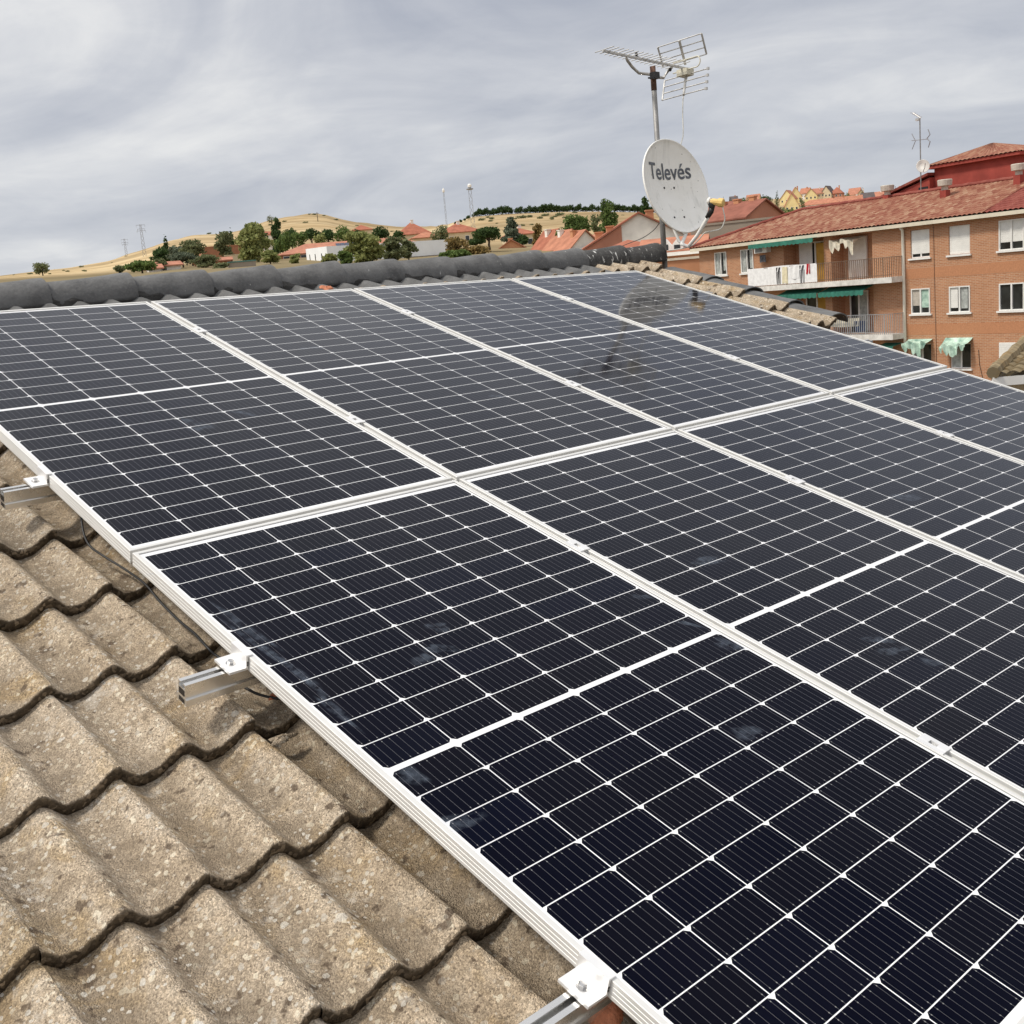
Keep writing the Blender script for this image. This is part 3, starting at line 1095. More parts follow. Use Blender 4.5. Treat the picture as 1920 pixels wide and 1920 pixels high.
# verge caps down the right-hand gable edge
for i in range(4):
    va = -0.54 + 0.335 * i
    vb = va + 0.385
    hh = -0.205 + q.uniform(-.005, .005)
    cm = half_cap(P(5.245, va, hh - 0.012), P(5.255, vb, hh + 0.004), 0.125, 0.138, (0, -SN, CS), 0.47, 0.006, 92, 50 + i)
    link('verge_cap', cm, M['cap'], house, HSH, smooth_=True)
mb = MB()
pv = P(5.22, 0.12, -0.275)
mb.box(pv, (0.22, 1.30, 0.08), ((1, 0, 0), (0, CS, SN), (0, -SN, CS)))
link('verge_board', mb, M['mortar'], house, HSH)

# ------------------------------------------------------------------ solar panels
PANEL_LABELS = [
    ['leftmost solar panel of the upper row, cut off by the left edge of the photo',
     'second solar panel from the left in the upper row, under the grey ridge caps',
     'third solar panel from the left in the upper row, crossed by the reflected mast',
     'rightmost solar panel of the upper row, mirroring the satellite dish at its top corner'],
    ['nearest solar panel in the foreground, its long frame side facing the bare beige tiles',
     'second solar panel from the left in the lower row, right of the foreground panel',
     'third solar panel from the left in the lower row, cut off by the right edge',
     'far right solar panel of the lower row, small corner below the brick building']]
PROFILE = [(0.011, -0.0042), (0.011, -0.0004), (0.0104, 0.0), (0.0008, 0.0), (0.0, -0.0008), (0.0, -0.0075), (0.0007, -0.0082), (0.0007, -0.0098),
           (0.0, -0.0105), (0.0, -0.0165), (0.0007, -0.0172), (0.0007, -0.0188), (0.0, -0.0195), (0.0, -0.0255), (0.0007, -0.0262), (0.0007, -0.0278), (0.0, -0.0285),
           (0.0, -0.035), (0.030, -0.035), (0.030, -0.0335), (0.0015, -0.0335), (0.0015, -0.0075), (0.011, -0.0075), (0.011, -0.0022)]


def panel_uv(row, col, cu, cv):
    u = col * (PW + GU) + cu + (SH if row else 0)
    v = row * (PL + GV) + cv
    return u, v, (warp(u, v) if row == 0 else 0.0)


def build_panel(row, col):
    u, v, hw = panel_uv(row, col, 0, PL)
    root = thing('solar_panel', PANEL_LABELS[row][col], 'solar panel', P(u, v, hw), 0, 'solar panels on the tiled roof')
    sh = root.location.copy()
    fr = MB()
    n = len(PROFILE)
    for a, b, ax in (((0, 0), (PW, 0), 0), ((PW, 0), (PW, PL), 1), ((PW, PL), (0, PL), 2), ((0, PL), (0, 0), 3)):
        seg = 8
        vs = []
        for k in range(seg + 1):
            s = k / seg
            x, y = a[0] + (b[0] - a[0]) * s, a[1] + (b[1] - a[1]) * s
            for ins, h in PROFILE:
                # mitred: near the ends the inset also moves along the bar
                if ax == 0:
                    xx, yy = min(max(x, ins), PW - ins), ins
                elif ax == 1:
                    xx, yy = PW - ins, min(max(y, ins), PL - ins)
                elif ax == 2:
                    xx, yy = min(max(x, ins), PW - ins), PL - ins
                else:
                    xx, yy = ins, min(max(y, ins), PL - ins)
                uu, vv, ww = panel_uv(row, col, xx, yy)
                vs.append(P(uu, vv, h + ww))
        fr.add(vs, [(k * n + i, (k + 1) * n + i, (k + 1) * n + i + 1, k * n + i + 1) for k in range(seg) for i in range(n - 1)])
    link('frame', fr, M['frame'], root, sh)
    g = MB()
    g.uv = []
    nu, nv = 6, 12

    def fn(i, j):
        x, y = 0.0105 + (PW - 0.021) * i, 0.0105 + (PL - 0.021) * j
        g.uv.append((x, y))
        uu, vv, ww = panel_uv(row, col, x, y)
        return P(uu, vv, ww - 0.0036)
    g.grid(fn, nu, nv)
    g.f = [tuple(reversed(f)) for f in g.f]
    link('glass', g, M['cells'], root, sh, smooth_=True)
    bk = MB()

    def back(i, j):
        uu, vv, ww = panel_uv(row, col, 0.012 + (PW - 0.024) * i, 0.012 + (PL - 0.024) * j)
        return P(uu, vv, ww - 0.0075)
    bk.grid(back, 6, 12)
    link('backsheet', bk, M['white_dirty'], root, sh)
    return root


PANELS = {}
for row in (0, 1):
    for col in range(4):
        PANELS[row, col] = build_panel(row, col)

SMUDGES = [(323, 616, .05, .03, 0.2), (585, 651, .05, .02, 0.1), (376, 798, .045, .045, 0.5), (350, 788, .03, .02, 0), (452, 772, .05, .02, 0.9),
           (822, 1174, .034, .022, .4), (824, 1214, .045, .020, .7), (797, 1234, .03, .028, 0), (1203, 1117, .028, .016, .9), (1292, 1168, .03, .012, .9),
           (1368, 1207, .050, .022, .95), (1326, 1050, .07, .022, .2), (1700, 931, .055, .035, .3), (1645, 1197, .05, .018, .5), (1672, 1218, .055, .018, .4),
           (1748, 1240, .028, .022, .2), (1400, 1371, .035, .03, .7), (284, 1074, .010, .008, 0), (325, 1094, .013, .010, 0), (1510, 755, .06, .03, .3), (932, 741, .03, .02, .2),
           (455, 1170, .16, .012, 1.50), (520, 1232, .17, .014, 1.49), (560, 1262, .15, .008, 1.50), (630, 1330, .09, .012, 1.5), (770, 1450, .05, .022, 1.4), (862, 1538, .04, .03, .3)]
q = random.Random(21)
for x, y, a, b, ang in SMUDGES:  # dust smudges, and long bluish streaks along the foreground panel's left edge
    u, v = on_roof(x, y, 0.0)
    row = 1 if v > PL + GV else 0
    if row == 0:
        for _ in range(6):
            u, v = on_roof(x, y, warp(u, v))
    col = min(3, max(0, int(u / (PW + GU))))
    root = PANELS[row, col]
    mb = MB()
    n = 22
    ph = [q.uniform(0, 6.28) for _ in range(4)]
    soft = []
    ringf = (0.0, 0.35, 0.7, 1.0)
    vs = []
    for fr_ in ringf[1:]:
        for k in range(n):
            t = 2 * math.pi * k / n
            rr_ = (1 + 0.25 * math.sin(2 * t + ph[0]) + 0.18 * math.sin(3 * t + ph[1]) + 0.12 * math.sin(5 * t + ph[2])) * fr_
            lx, ly = math.cos(t) * a * rr_, math.sin(t) * b * rr_
            uu, vv = u + lx * math.cos(ang) - ly * math.sin(ang), v + lx * math.sin(ang) + ly * math.cos(ang)
            hw = warp(uu, vv) if row == 0 else 0
            vs.append(P(uu, vv, hw - 0.0030))
            soft.append({0.35: 1.0, 0.7: 0.9, 1.0: 0.0}[fr_])
    vs.append(P(u, v, (warp(u, v) if row == 0 else 0) - 0.0030))
    soft.append(1.0)
    fs = [(len(vs) - 1, k, (k + 1) % n) for k in range(n)]
    for rI in range(2):
        fs += [(rI * n + k, (rI + 1) * n + k, (rI + 1) * n + (k + 1) % n, rI * n + (k + 1) % n) for k in range(n)]
    mb.add(vs, fs)
    mb.at = {'soft': soft}
    link('glass_smudge', mb, M['smudge'], root, root.location, smooth_=True)

# ------------------------------------------------------------------ mounting rails, clamps, cables
RAILS = [(0.455, -0.13, 'hidden mounting rail below the ridge end of the upper panels'),
         (1.552, -0.118, 'aluminium rail stub poking out at the left edge under the upper panel row'),
         (2.640, -0.139, 'aluminium rail stub with open end beside the foreground panel, at mid left'),
         (3.725, -0.32, 'aluminium rail leaving the bottom edge of the photo under the foreground panel')]


def roof_axes(v):
    a, b = Vector(P(0, v, 0)), Vector(P(1, v, 0))
    return (b - a).normalized(), Vector((0, -CS, -SN)), Vector((0, -SN, CS))


RAIL_PROF = [(-0.016, 0.0), (-0.0055, 0.0), (-0.0055, -0.003), (-0.012, -0.003), (-0.012, -0.012), (0.012, -0.012), (0.012, -0.003), (0.0055, -0.003), (0.0055, 0.0), (0.016, 0.0),
             (0.016, -0.0335), (0.0215, -0.0345), (0.0215, -0.050), (-0.0215, -0.050), (-0.0215, -0.0345), (-0.016, -0.0335)]
for v, u0, lab in RAILS:
    u1 = 4.42
    row = 0 if v < 2.1 else 1
    base = P(u0, v, -0.085)
    mb = MB()
    n = len(RAIL_PROF)
    vs = []
    for u in (u0, u1):
        for dv, dh in RAIL_PROF:
            hw = warp(u, v) if row == 0 else 0
            vs.append(P(u, v + dv, -0.0355 + dh + hw))
    mb.add(vs, [tuple(range(n)), tuple(range(2 * n - 1, n - 1, -1))] + [(i, n + i, n + (i + 1) % n, (i + 1) % n) for i in range(n)])
    # dark hollow seen in the open end
    o = link('mounting_rail', mb, M['rail'], None, base)
    o.location = base
    tag(o, lab, 'rail', 'aluminium mounting rails under the panels')
    for dv, z0, z1 in ((0, -0.0155, -0.030), (0, -0.0375, -0.0475)):
        h = MB()
        hw = warp(u0, v) if row == 0 else 0
        h.add([P(u0 - 0.0006, v - 0.012, -0.0355 + z0 + hw), P(u0 - 0.0006, v + 0.012, -0.0355 + z0 + hw), P(u0 - 0.0006, v + 0.012, -0.0355 + z1 + hw), P(u0 - 0.0006, v - 0.012, -0.0355 + z1 + hw)], [(0, 1, 2, 3)])
        link('end_hollow', h, M['black'], o, base)


def hexbolt(mb, c, up, r, h, n=6):
    mb.lathe([(r, 0), (r, h * 0.85), (r * 0.85, h)], c, n, up)
    mb.lathe([(r * 1.45, -0.0015), (r * 1.45, 0.0012)], c, 16, up)


def end_clamp(u, v, row, label, length=0.066):
    hw = warp(max(u, 0), v) if row == 0 else 0
    base = Vector(P(u, v, hw))
    root = thing('end_clamp', label, 'clamp', base, 0, 'end clamps on the left panel edge')
    X, V, U = Vector((1, 0, 0)), Vector((0, -CS, -SN)), Vector((0, -SN, CS))
    prof = [(0.009, 0.0006), (0.009, 0.0042), (-0.0062, 0.0042), (-0.0062, -0.0262), (-0.046, -0.0262), (-0.046, -0.0318), (-0.0012, -0.0318), (-0.0012, 0.0006)]
    mb = MB()
    n = len(prof)
    vs = [V * s + X * a + U * b for s in (-length / 2, length / 2) for a, b in prof]
    mb.add(vs, [tuple(range(n)), tuple(range(2 * n - 1, n - 1, -1))] + [(i, n + i, n + (i + 1) % n, (i + 1) % n) for i in range(n)])
    # ribbed side pad
    link('bracket', mb, M['clamp'], root)
    b = MB()
    hexbolt(b, X * -0.025 + U * -0.0262, U, 0.0075, 0.0085)
    link('bolt', b, M['steel'], root)
    s = MB()
    for k in (-0.014, -0.020):
        s.box(V * (length / 2 + 0.0004) + X * -0.0032 + U * k, (0.0028, 0.0012, 0.0038), (X, V, U))
    link('screw_slot', s, M['black'], root)


end_clamp(0.0, 1.549, 0, 'end clamp on the far rail stub at the left edge of the photo')
end_clamp(0.0005, 2.640, 1, 'end clamp with bolt on the middle rail stub beside the foreground panel')
end_clamp(0.0005, 3.722, 1, 'nearest end clamp with bolt at the bottom of the photo')


def mid_clamp_proto():
    X, V, U = Vector((1, 0, 0)), Vector((0, -CS, -SN)), Vector((0, -SN, CS))
    root = bpy.data.objects.new('mid_clamp', None)
    COL.objects.link(root)
    mb = MB()
    prof = [(-0.019, 0.0005), (-0.019, 0.0036), (-0.0065, 0.0036), (-0.0055, -0.010), (0.0055, -0.010), (0.0065, 0.0036), (0.019, 0.0036), (0.019, 0.0005), (0.0082, 0.0005), (0.0078, -0.030), (-0.0078, -0.030), (-0.0082, 0.0005)]
    n = len(prof)
    vs = [V * s + X * a + U * b for s in (-0.032, 0.032) for a, b in prof]
    mb.add(vs, [tuple(range(n)), tuple(range(2 * n - 1, n - 1, -1))] + [(i, n + i, n + (i + 1) % n, (i + 1) % n) for i in range(n)])
    for s in (-0.021, 0.021):
        mb.box(V * s + U * 0.0028, (0.0125, 0.022, 0.0030), (X, V, U))
    link('bracket', mb, M['clamp'], root)
    b = MB()
    b.lathe([(0.0052, -0.010), (0.0052, -0.001), (0.003, -0.001), (0.003, -0.005)], (0, 0, 0), 12, U)
    link('bolt', b, M['steel'], root)
    s = MB()
    s.add([X * a + V * b + U * -0.0095 for a, b in ((-0.005, -0.0095), (0.005, -0.0095), (0.005, 0.0095), (-0.005, 0.0095))], [(0, 3, 2, 1)])
    link('bolt_slot', s, M['black'], root)
    return root


proto = mid_clamp_proto()
SEAMS = ['first', 'second', 'third']
first_used = False
for row, vv in ((0, (0.452, 1.556)), (1, (2.636, 3.728))):
    for k in range(3):
        for wi, v in enumerate(vv):
            if row == 1 and ((k == 1 and wi == 1) or (k == 2 and wi == 1)):
                continue
            u = (k + 1) * (PW + GU) - GU / 2 + (SH if row else 0)
            o = proto if not first_used else copy_tree(proto)
            first_used = True
            o.location = P(u, v, warp(u, v) if row == 0 else 0)
            o.rotation_euler = (0, 0, 0)
            tag(o, 'mid clamp on the %s seam from the left, %s panel row, %s' % (SEAMS[k], 'upper' if row == 0 else 'lower', 'nearer the ridge' if wi == 0 else 'farther from the ridge'),
                'clamp', 'mid clamps bridging the panel seams')

# black cables on the tiles
def cable(name, pts, r, label):
    ps = [Vector(P(u, v, h)) for u, v, h in pts]
    # smooth by Catmull-Rom
    out = []
    for i in range(len(ps) - 1):
        p0, p1, p2, p3 = ps[max(i - 1, 0)], ps[i], ps[i + 1], ps[min(i + 2, len(ps) - 1)]
        for k in range(8):
            t = k / 8
            out.append(0.5 * ((2 * p1) + (-p0 + p2) * t + (2 * p0 - 5 * p1 + 4 * p2 - p3) * t * t + (-p0 + 3 * p1 - 3 * p2 + p3) * t ** 3))
    out.append(ps[-1])
    base = out[0].copy()
    mb = MB()
    mb.tube([p - base for p in out], r, 8)
    o = link(name, mb, M['rubber'], None, None, smooth_=True)
    o.location = base
    tag(o, label, 'cable', 'black panel cables')


cpts = []
for x, y, h in ((153, 958, -0.05), (153, 975, -0.075), (158, 1003, -0.098), (170, 1025, -0.108), (195, 1043, -0.118), (235, 1068, -0.122), (272, 1095, -0.113), (300, 1128, -0.118),
                (335, 1163, -0.122), (365, 1188, -0.114), (388, 1213, -0.108), (404, 1228, -0.118), (425, 1238, -0.120), (470, 1246, -0.115)):
    u, v = on_roof(x, y, h)
    cpts.append((u, v, h))
cable('panel_cable', cpts, 0.0032, 'long black cable sagging from under the left panel across the tiles')
cpts = []
for x, y, h in ((430, 1268, -0.10), (455, 1286, -0.112), (480, 1300, -0.116), (510, 1308, -0.117), (540, 1311, -0.116), (600, 1312, -0.11)):
    u, v = on_roof(x, y, h)
    cpts.append((u, v, h))
cable('panel_cable', cpts, 0.0032, 'short black cable below the middle rail stub, next to an orange patch')


def lump(x, y, h, size, label, seed, name='mortar_patch', mat='terracotta'):
    q = random.Random(seed)
    u, v = on_roof(x, y, h)
    base = Vector(P(u, v, h))
    X, V, U = Vector((1, 0, 0)), Vector((0, -CS, -SN)), Vector((0, -SN, CS))
    mb = MB()
    ph = [q.uniform(0, 6) for _ in range(6)]

    def fn(i, j):
        a, b = 2 * math.pi * i, math.pi * 0.5 * j
        r = 1 + 0.22 * math.sin(3 * a + ph[0]) + 0.16 * math.sin(5 * a + ph[1]) + 0.12 * math.sin(9 * a + 4 * b + ph[2])
        return X * (math.cos(a) * math.cos(b) * size[0] * r) + V * (math.sin(a) * math.cos(b) * size[1] * r) + U * (math.sin(b) * size[2] * (1 + 0.2 * math.sin(4 * a + ph[3])))
    mb.grid(fn, 20, 6)
    o = link(name, mb, M[mat], None, None, smooth_=True)
    o.location = base
    tag(o, label, 'mortar', None)


lump(1138, 1893, -0.100, (0.045, 0.035, 0.03), 'orange mortar lump beside the steel roof hook at the bottom edge', 1)
lump(517, 1306, -0.120, (0.016, 0.012, 0.007), 'orange mortar patch beside the short black cable, under the panel edge', 2)
lump(612, 541, -0.108, (0.035, 0.04, 0.012), 'small orange patch on a tile top below the ridge caps', 3)
lump(529, 1386, -0.135, (0.030, 0.013, 0.008), 'loose grey tile shard lying in a tile trough beside the foreground panel', 4, 'tile_shard', 'tile')

# stainless roof hook under the nearest rail
u, v = on_roof(1172, 1888, -0.095)
base = Vector(P(u, v, -0.10))
hook = thing('roof_hook', 'stainless steel roof hook carrying the nearest rail, at the bottom edge', 'bracket', base)
X, V, U = Vector((1, 0, 0)), Vector((0, -CS, -SN)), Vector((0, -SN, CS))
mb = MB()
mb.box(U * 0.005 + V * 0.015, (0.03, 0.10, 0.005), (X, V, U))
mb.box(U * 0.032 + V * -0.032, (0.03, 0.005, 0.062), (X, V, U))
link('plate', mb, M['steel'], hook)
b = MB()
hexbolt(b, V * -0.0295 + U * 0.045, V, 0.008, 0.008)
link('nut', b, M['steel'], hook)

# ------------------------------------------------------------------ mast with antenna and dish
MAST_D = 8.08
mast_b = at(1245.5, 478, MAST_D)
mast_x, mast_y = mast_b.x, mast_b.y
r_top = ray(1227, 124)
k = (mast_x - CAM[0]) / r_top[0]
mast_top = CAM[2] + r_top[2] * k
mroot = thing('antenna_mast', 'tall grey steel mast rising at the end of the ridge', 'mast', (mast_x, mast_y, mast_b.z - 0.7))
sh = mroot.location.copy()
mb = MB()
mb.tube([(mast_x, mast_y, mast_b.z - 0.7), (mast_x, mast_y, mast_b.z + 0.45), (mast_x - 0.004, mast_y, mast_top - 0.16)], [0.020, 0.020, 0.0185], 14)
link('pole', mb, M['galv'], mroot, sh, smooth_=True)
mb = MB()
mb.tube([(mast_x - 0.004, mast_y, mast_top - 0.16), (mast_x - 0.005, mast_y, mast_top)], 0.0205, 14)
link('pole_tip', mb, M['rust'], mroot, sh, smooth_=True)
for dz in (-0.25, -0.55):
    mb = MB()
    mb.box((mast_x - 0.16, mast_y, mast_b.z + dz), (0.34, 0.05, 0.03))
    link('wall_bracket', mb, M['galv'], mroot, sh)
# --- TV antenna
DM = MAST_D
b_back = at(1290, 129.5, DM - 0.02)
b_tip = at(1130, 95, DM - 0.52)
aroot = thing('tv_antenna', 'rake shaped yagi television antenna clamped at the top of the mast', 'antenna', b_back)
sh = aroot.location.copy()
bd = (b_tip - b_back).normalized()
rod = bd.cross(Vector((0, 0, 1))).normalized()
if (rod @ Vector(RW[:, 0])) < 0:
    rod = -rod
upv = rod.cross(bd).normalized()
if upv.z < 0:
    upv = -upv
mb = MB()
bl = (b_tip - b_back).length
mb.box((b_back + b_tip) / 2, (bl, 0.014, 0.014), (bd, rod, upv))
link('boom', mb, M['ant'], aroot, sh)
mb = MB()
for i in range(17):
    t = 0.13 + 0.85 * i / 16
    c = b_back + (b_tip - b_back) * t + upv * 0.011
    ln = 0.25 - 0.06 * t
    mb.tube([c - rod * ln / 2, c + rod * ln / 2], 0.0032, 6)
link('director_rods', mb, M['ant'], aroot, sh)
mb = MB()
c = b_back + (b_tip - b_back) * 0.035
mb.box(c - upv * 0.030, (0.075, 0.10, 0.045), (bd, rod, upv))
link('dipole_box', mb, M['pale_plastic'], aroot, sh)
mb = MB()
c0 = b_back + bd * 0.05 + upv * 0.014
lp = []
for i in range(21):
    a = math.pi * (-0.5 + i / 20)
    lp.append(c0 + rod * (0.13 + 0.035 * math.cos(a)) + upv * (0.004 + 0.036 * math.sin(a)))
lp = [c0 - rod * 0.10 + upv * (0.004 - 0.036)] + lp + [c0 - rod * 0.10 + upv * (0.004 + 0.036)]
mb.tube(lp, 0.0045, 8)
link('dipole_loop', mb, M['pale_plastic'], aroot, sh, smooth_=True)
# corner reflector: two grids hinged at the boom
for (x0, y0), (x1, y1), lab, bars in (((1285, 121), (1273.5, 76), 'upper', True), ((1286.5, 136), (1282, 178), 'lower', False)):
    s0 = at(x0, y0, DM - 0.01)
    s1 = at(x1, y1, DM - 0.13)
    sp = (s1 - s0)
    mb = MB()
    mb.tube([s0, s1], 0.0095, 8)
    n4 = 4
    ends = []
    for i in range(n4):
        t = (0.16 + 0.84 * i / 3) if bars else (0.10 + 0.88 * i / 3)
        c = s0 + sp * t
        h = 0.215
        a_, b_ = c - rod * h, c + rod * h
        ends.append((a_, b_))
        mb.tube([a_, b_], 0.0042, 6)
    mb.tube([ends[0][0], ends[-1][0]], 0.007, 6)
    if bars:
        mb.tube([ends[0][1], ends[-1][1]], 0.007, 6)
    else:
        for e in ends:
            mb.box(e[1], (0.016, 0.016, 0.018))
    link('reflector_grid', mb, M['ant'], aroot, sh)
mb = MB()
g0 = b_back + (b_tip - b_back) * 0.735 - upv * 0.012
mtop = Vector((mast_x - 0.005, mast_y - 0.03, mast_top - 0.055))
g3 = b_back + (b_tip - b_back) * 0.20 - upv * 0.012
pts = [g0, g0 + Vector((0.02, 0.01, -0.015)), at(1185, 125, DM - 0.22), at(1198, 137, DM - 0.14), mtop + Vector((-0.03, -0.01, -0.012)), mtop + Vector((0.04, 0.01, -0.02)), at(1244, 146, DM - 0.03), at(1254, 131, DM - 0.06), g3]
mb.tube(pts, 0.0105, 8)
link('support_arm', mb, M['ant'], aroot, sh, smooth_=True)
mb = MB()
mb.box(mtop + Vector((-0.012, 0.005, -0.012)), (0.055, 0.045, 0.045))
mb.box(mtop + Vector((-0.065, -0.01, -0.035)), (0.07, 0.010, 0.010))
link('mast_clamp', mb, M['black'], aroot, sh)
for t in (0.62, 0.22):
    mb = MB()
    c = b_back + (b_tip - b_back) * t + upv * (0.024 if t > 0.5 else -0.03)
    mb.lathe([(0.006, -0.012), (0.012, -0.004), (0.012, 0.006), (0.005, 0.014)], c, 8, upv)
    link('wing_nut', mb, M['black'], aroot, sh)

# --- satellite dish
DD = MAST_D - 0.17
dc = at(1266.5, 349.5, DD)
nc = np.array([0.64, -0.135, -0.76])
nrm = Vector(RW @ (nc / np.linalg.norm(nc))).normalized()
ex = Vector((0, 0, 1)).cross(nrm).normalized()
if ex @ Vector(RW[:, 0]) < 0:
    ex = -ex
ey = nrm.cross(ex).normalized()
if ey.z < 0:
    ey = -ey
droot = thing('satellite_dish', 'round white weathered satellite dish with grey lettering, mounted on the mast', 'satellite dish', dc)
RXD, RYD, FD = 0.334, 0.331, 0.40


def dish_pt(x, y, off=0.0):
    r2 = x * x + y * y
    return ex * x + ey * y + nrm * (r2 / (4 * FD) - 0.06 + off)


mb = MB()
nr, na = 12, 56
vs, fs = [], []
for i in range(nr + 1):
    for k in range(na):
        a = 2 * math.pi * k / na
        rr_ = i / nr
        vs.append(dish_pt(RXD * rr_ * math.cos(a), RYD * rr_ * math.sin(a)))
# rolled rim and back skin
for g, off in ((1.012, 0.004), (1.028, 0.001), (1.030, -0.008), (1.018, -0.013), (0.99, -0.013)):
    for k in range(na):
        a = 2 * math.pi * k / na
        vs.append(dish_pt(RXD * g * math.cos(a), RYD * g * math.sin(a), off))
for i in range(nr - 1, -1, -1):
    for k in range(na):
        a = 2 * math.pi * k / na
        rr_ = i / nr
        vs.append(dish_pt(RXD * rr_ * math.cos(a), RYD * rr_ * math.sin(a), -0.0035))
rows_ = len(vs) // na
for i in range(rows_ - 1):
    for k in range(na):
        k2 = (k + 1) % na
        fs.append((i * na + k, i * na + k2, (i + 1) * na + k2, (i + 1) * na + k))
mb.add(vs, fs)
link('reflector', mb, M['dish'], droot, None, smooth_=True)
# lettering
cu = bpy.data.curves.new('lettering', 'FONT')
cu.body = 'Telev\u00e9s'
cu.size = 0.155
cu.align_x = 'CENTER'
cu.offset = 0.0022
cu.space_character = 1.0
to = bpy.data.objects.new('lettering_curve', cu)
COL.objects.link(to)
dg = bpy.context.evaluated_depsgraph_get()
dg.update()
me = to.evaluated_get(dg).to_mesh()
lv = [tuple(p.co) for p in me.vertices]
lf = [tuple(p.vertices) for p in me.polygons]
to.evaluated_get(dg).to_mesh_clear()
bpy.data.objects.remove(to)
bpy.data.curves.remove(cu)
mb = MB()
lx = [p[0] for p in lv]
lw = max(lx) - min(lx)
lc = (max(lx) + min(lx)) / 2
kx = 0.452 / lw
mb.add([dish_pt((p[0] - lc) * kx + 0.006, p[1] * 1.02 + 0.070, 0.0026) for p in lv], lf)
o = link('lettering', mb, M['ink'], droot)
for x, y in ((-0.055, 0.01), (0.055, 0.01), (-0.055, -0.215), (0.055, -0.215)):
    mb = MB()
    mb.lathe([(0.0075, 0), (0.0075, 0.004), (0.004, 0.006)], dish_pt(x, y), 10, nrm)
    link('rivet', mb, M['black'], droot)
# arm, bracket and converter
shd = droot.location.copy()
lnb = at(1347, 381, DD - 0.26)
pts = [dc + dish_pt(-0.005, -0.30, -0.03), dc + dish_pt(0.0, -0.345, -0.02), at(1278, 458, DD - 0.02), at(1291, 462, DD - 0.06), at(1307, 442, DD - 0.13), at(1326, 410, DD - 0.22), at(1332, 399, DD - 0.25)]
mb = MB()
mb.tube(pts, [0.013] * 7, 10)
pts2 = [dc + dish_pt(-0.10, -0.29, -0.02), at(1273, 452, DD), at(1284, 460, DD - 0.03)]
mb.tube(pts2, 0.011, 8)
link('feed_arm', mb, M['white'], droot, shd, smooth_=True)
mb = MB()
mb.tube([at(1326, 408, DD - 0.22), at(1333, 397, DD - 0.255), at(1336, 386, DD - 0.26)], [0.017, 0.020, 0.017], 10)
mb.tube([at(1330, 374, DD - 0.262), at(1335, 384, DD - 0.262), at(1335, 395, DD - 0.258)], [0.016, 0.026, 0.014], 10)
link('converter_holder', mb, M['black'], droot, shd, smooth_=True)
mb = MB()
l0, l1 = at(1333, 378, DD - 0.265), at(1357, 380.5, DD - 0.31)
ld = (l1 - l0).normalized()
mb.lathe([(0.020, 0.0), (0.023, 0.012), (0.023, (l1 - l0).length * 0.55), (0.030, (l1 - l0).length * 0.6), (0.030, (l1 - l0).length * 0.95), (0.024, (l1 - l0).length)], l0, 10, ld)
link('converter', mb, M['cream_plastic'], droot, shd)
mb = MB()
mb.lathe([(0.019, -0.012), (0.026, -0.004), (0.026, 0.006), (0.019, 0.012)], at(1330, 377, DD - 0.258), 14, ld)
link('converter_cap', mb, M['white'], droot, shd)
mb = MB()
mb.box(dc + dish_pt(0.02, -0.06, -0.045), (0.12, 0.06, 0.16), (ex, nrm, ey))
mb.tube([dc + dish_pt(0.01, -0.06, -0.05), Vector((mast_x, mast_y, (dc + dish_pt(0, -0.08, -0.1)).z))], 0.025, 10)
link('mount', mb, M['galv'], droot, shd)


def wire(pts, r, mat):
    ps = [Vector(p) for p in pts]
    out = []
    for i in range(len(ps) - 1):
        p0, p1, p2, p3 = ps[max(i - 1, 0)], ps[i], ps[i + 1], ps[min(i + 2, len(ps) - 1)]
        for k in range(7):
            t = k / 7
            out.append(0.5 * ((2 * p1) + (-p0 + p2) * t + (2 * p0 - 5 * p1 + 4 * p2 - p3) * t * t + (-p0 + 3 * p1 - 3 * p2 + p3) * t ** 3))
    out.append(ps[-1])
    mb = MB()
    base = out[0].copy()
    mb.tube([p - base for p in out], r, 7)
    return mb, base


def wire_thing(name, pts, r, mat, label):
    mb, base = wire(pts, r, mat)
    o = link(name, mb, M[mat], None, None, smooth_=True)
    o.location = base
    tag(o, label, 'cable', 'cables on the mast')
    return o


wire_thing('dish_cable', [at(1354, 384, DD - 0.30), at(1357, 398, DD - 0.29), at(1359, 412, DD - 0.26), at(1352, 428, DD - 0.22), at(1336, 433, DD - 0.18), at(1322, 436, DD - 0.14),
                          at(1312, 447, DD - 0.10), at(1298, 460, DD - 0.04), at(1278, 466, DD + 0.04), at(1252, 470, DD + 0.14)], 0.0042, 'cable_white',
           'white cable looping from the dish converter down to the mast foot')
wire_thing('antenna_cable', [at(1290, 137, DM - 0.01), at(1285, 160, DM), at(1281, 182, DM), at(1280, 215, DM), at(1281, 245, DM), at(1279, 262, DM), at(1266, 300, DM), at(1250, 330, DM - 0.03)], 0.0040, 'cable_white',
           'white cable hanging from the television antenna down behind the dish')
wire_thing('span_wire', [at(1238, 416, MAST_D), at(1225, 432, MAST_D + 0.3), at(1205, 446, MAST_D + 0.8), at(1180, 456, MAST_D + 1.5), at(1150, 468, MAST_D + 2.2)], 0.003, 'rubber',
           'thin dark wire slanting from the mast down to the left behind the ridge')

# ------------------------------------------------------------------ the brick apartment building opposite
FO = np.array([51.255519, 23.886366, 0.0])
FS = np.array([-0.176131, -0.984367, 0.0])          # along the facade, towards the right of the photo
FN = np.array([-0.984367, 0.176131, 0.0])           # out of the facade, towards us


def A(s, o, z):
    q_ = FO + FS * s + FN * o
    return (q_[0], q_[1], z)


def fac(x, y, o=0.0):
    r = ray(x, y)
    k_ = ((FO + FN * o - CAM) @ FN) / (r @ FN)
    X_ = CAM + r * k_
    return (X_ - FO) @ FS, X_[2]


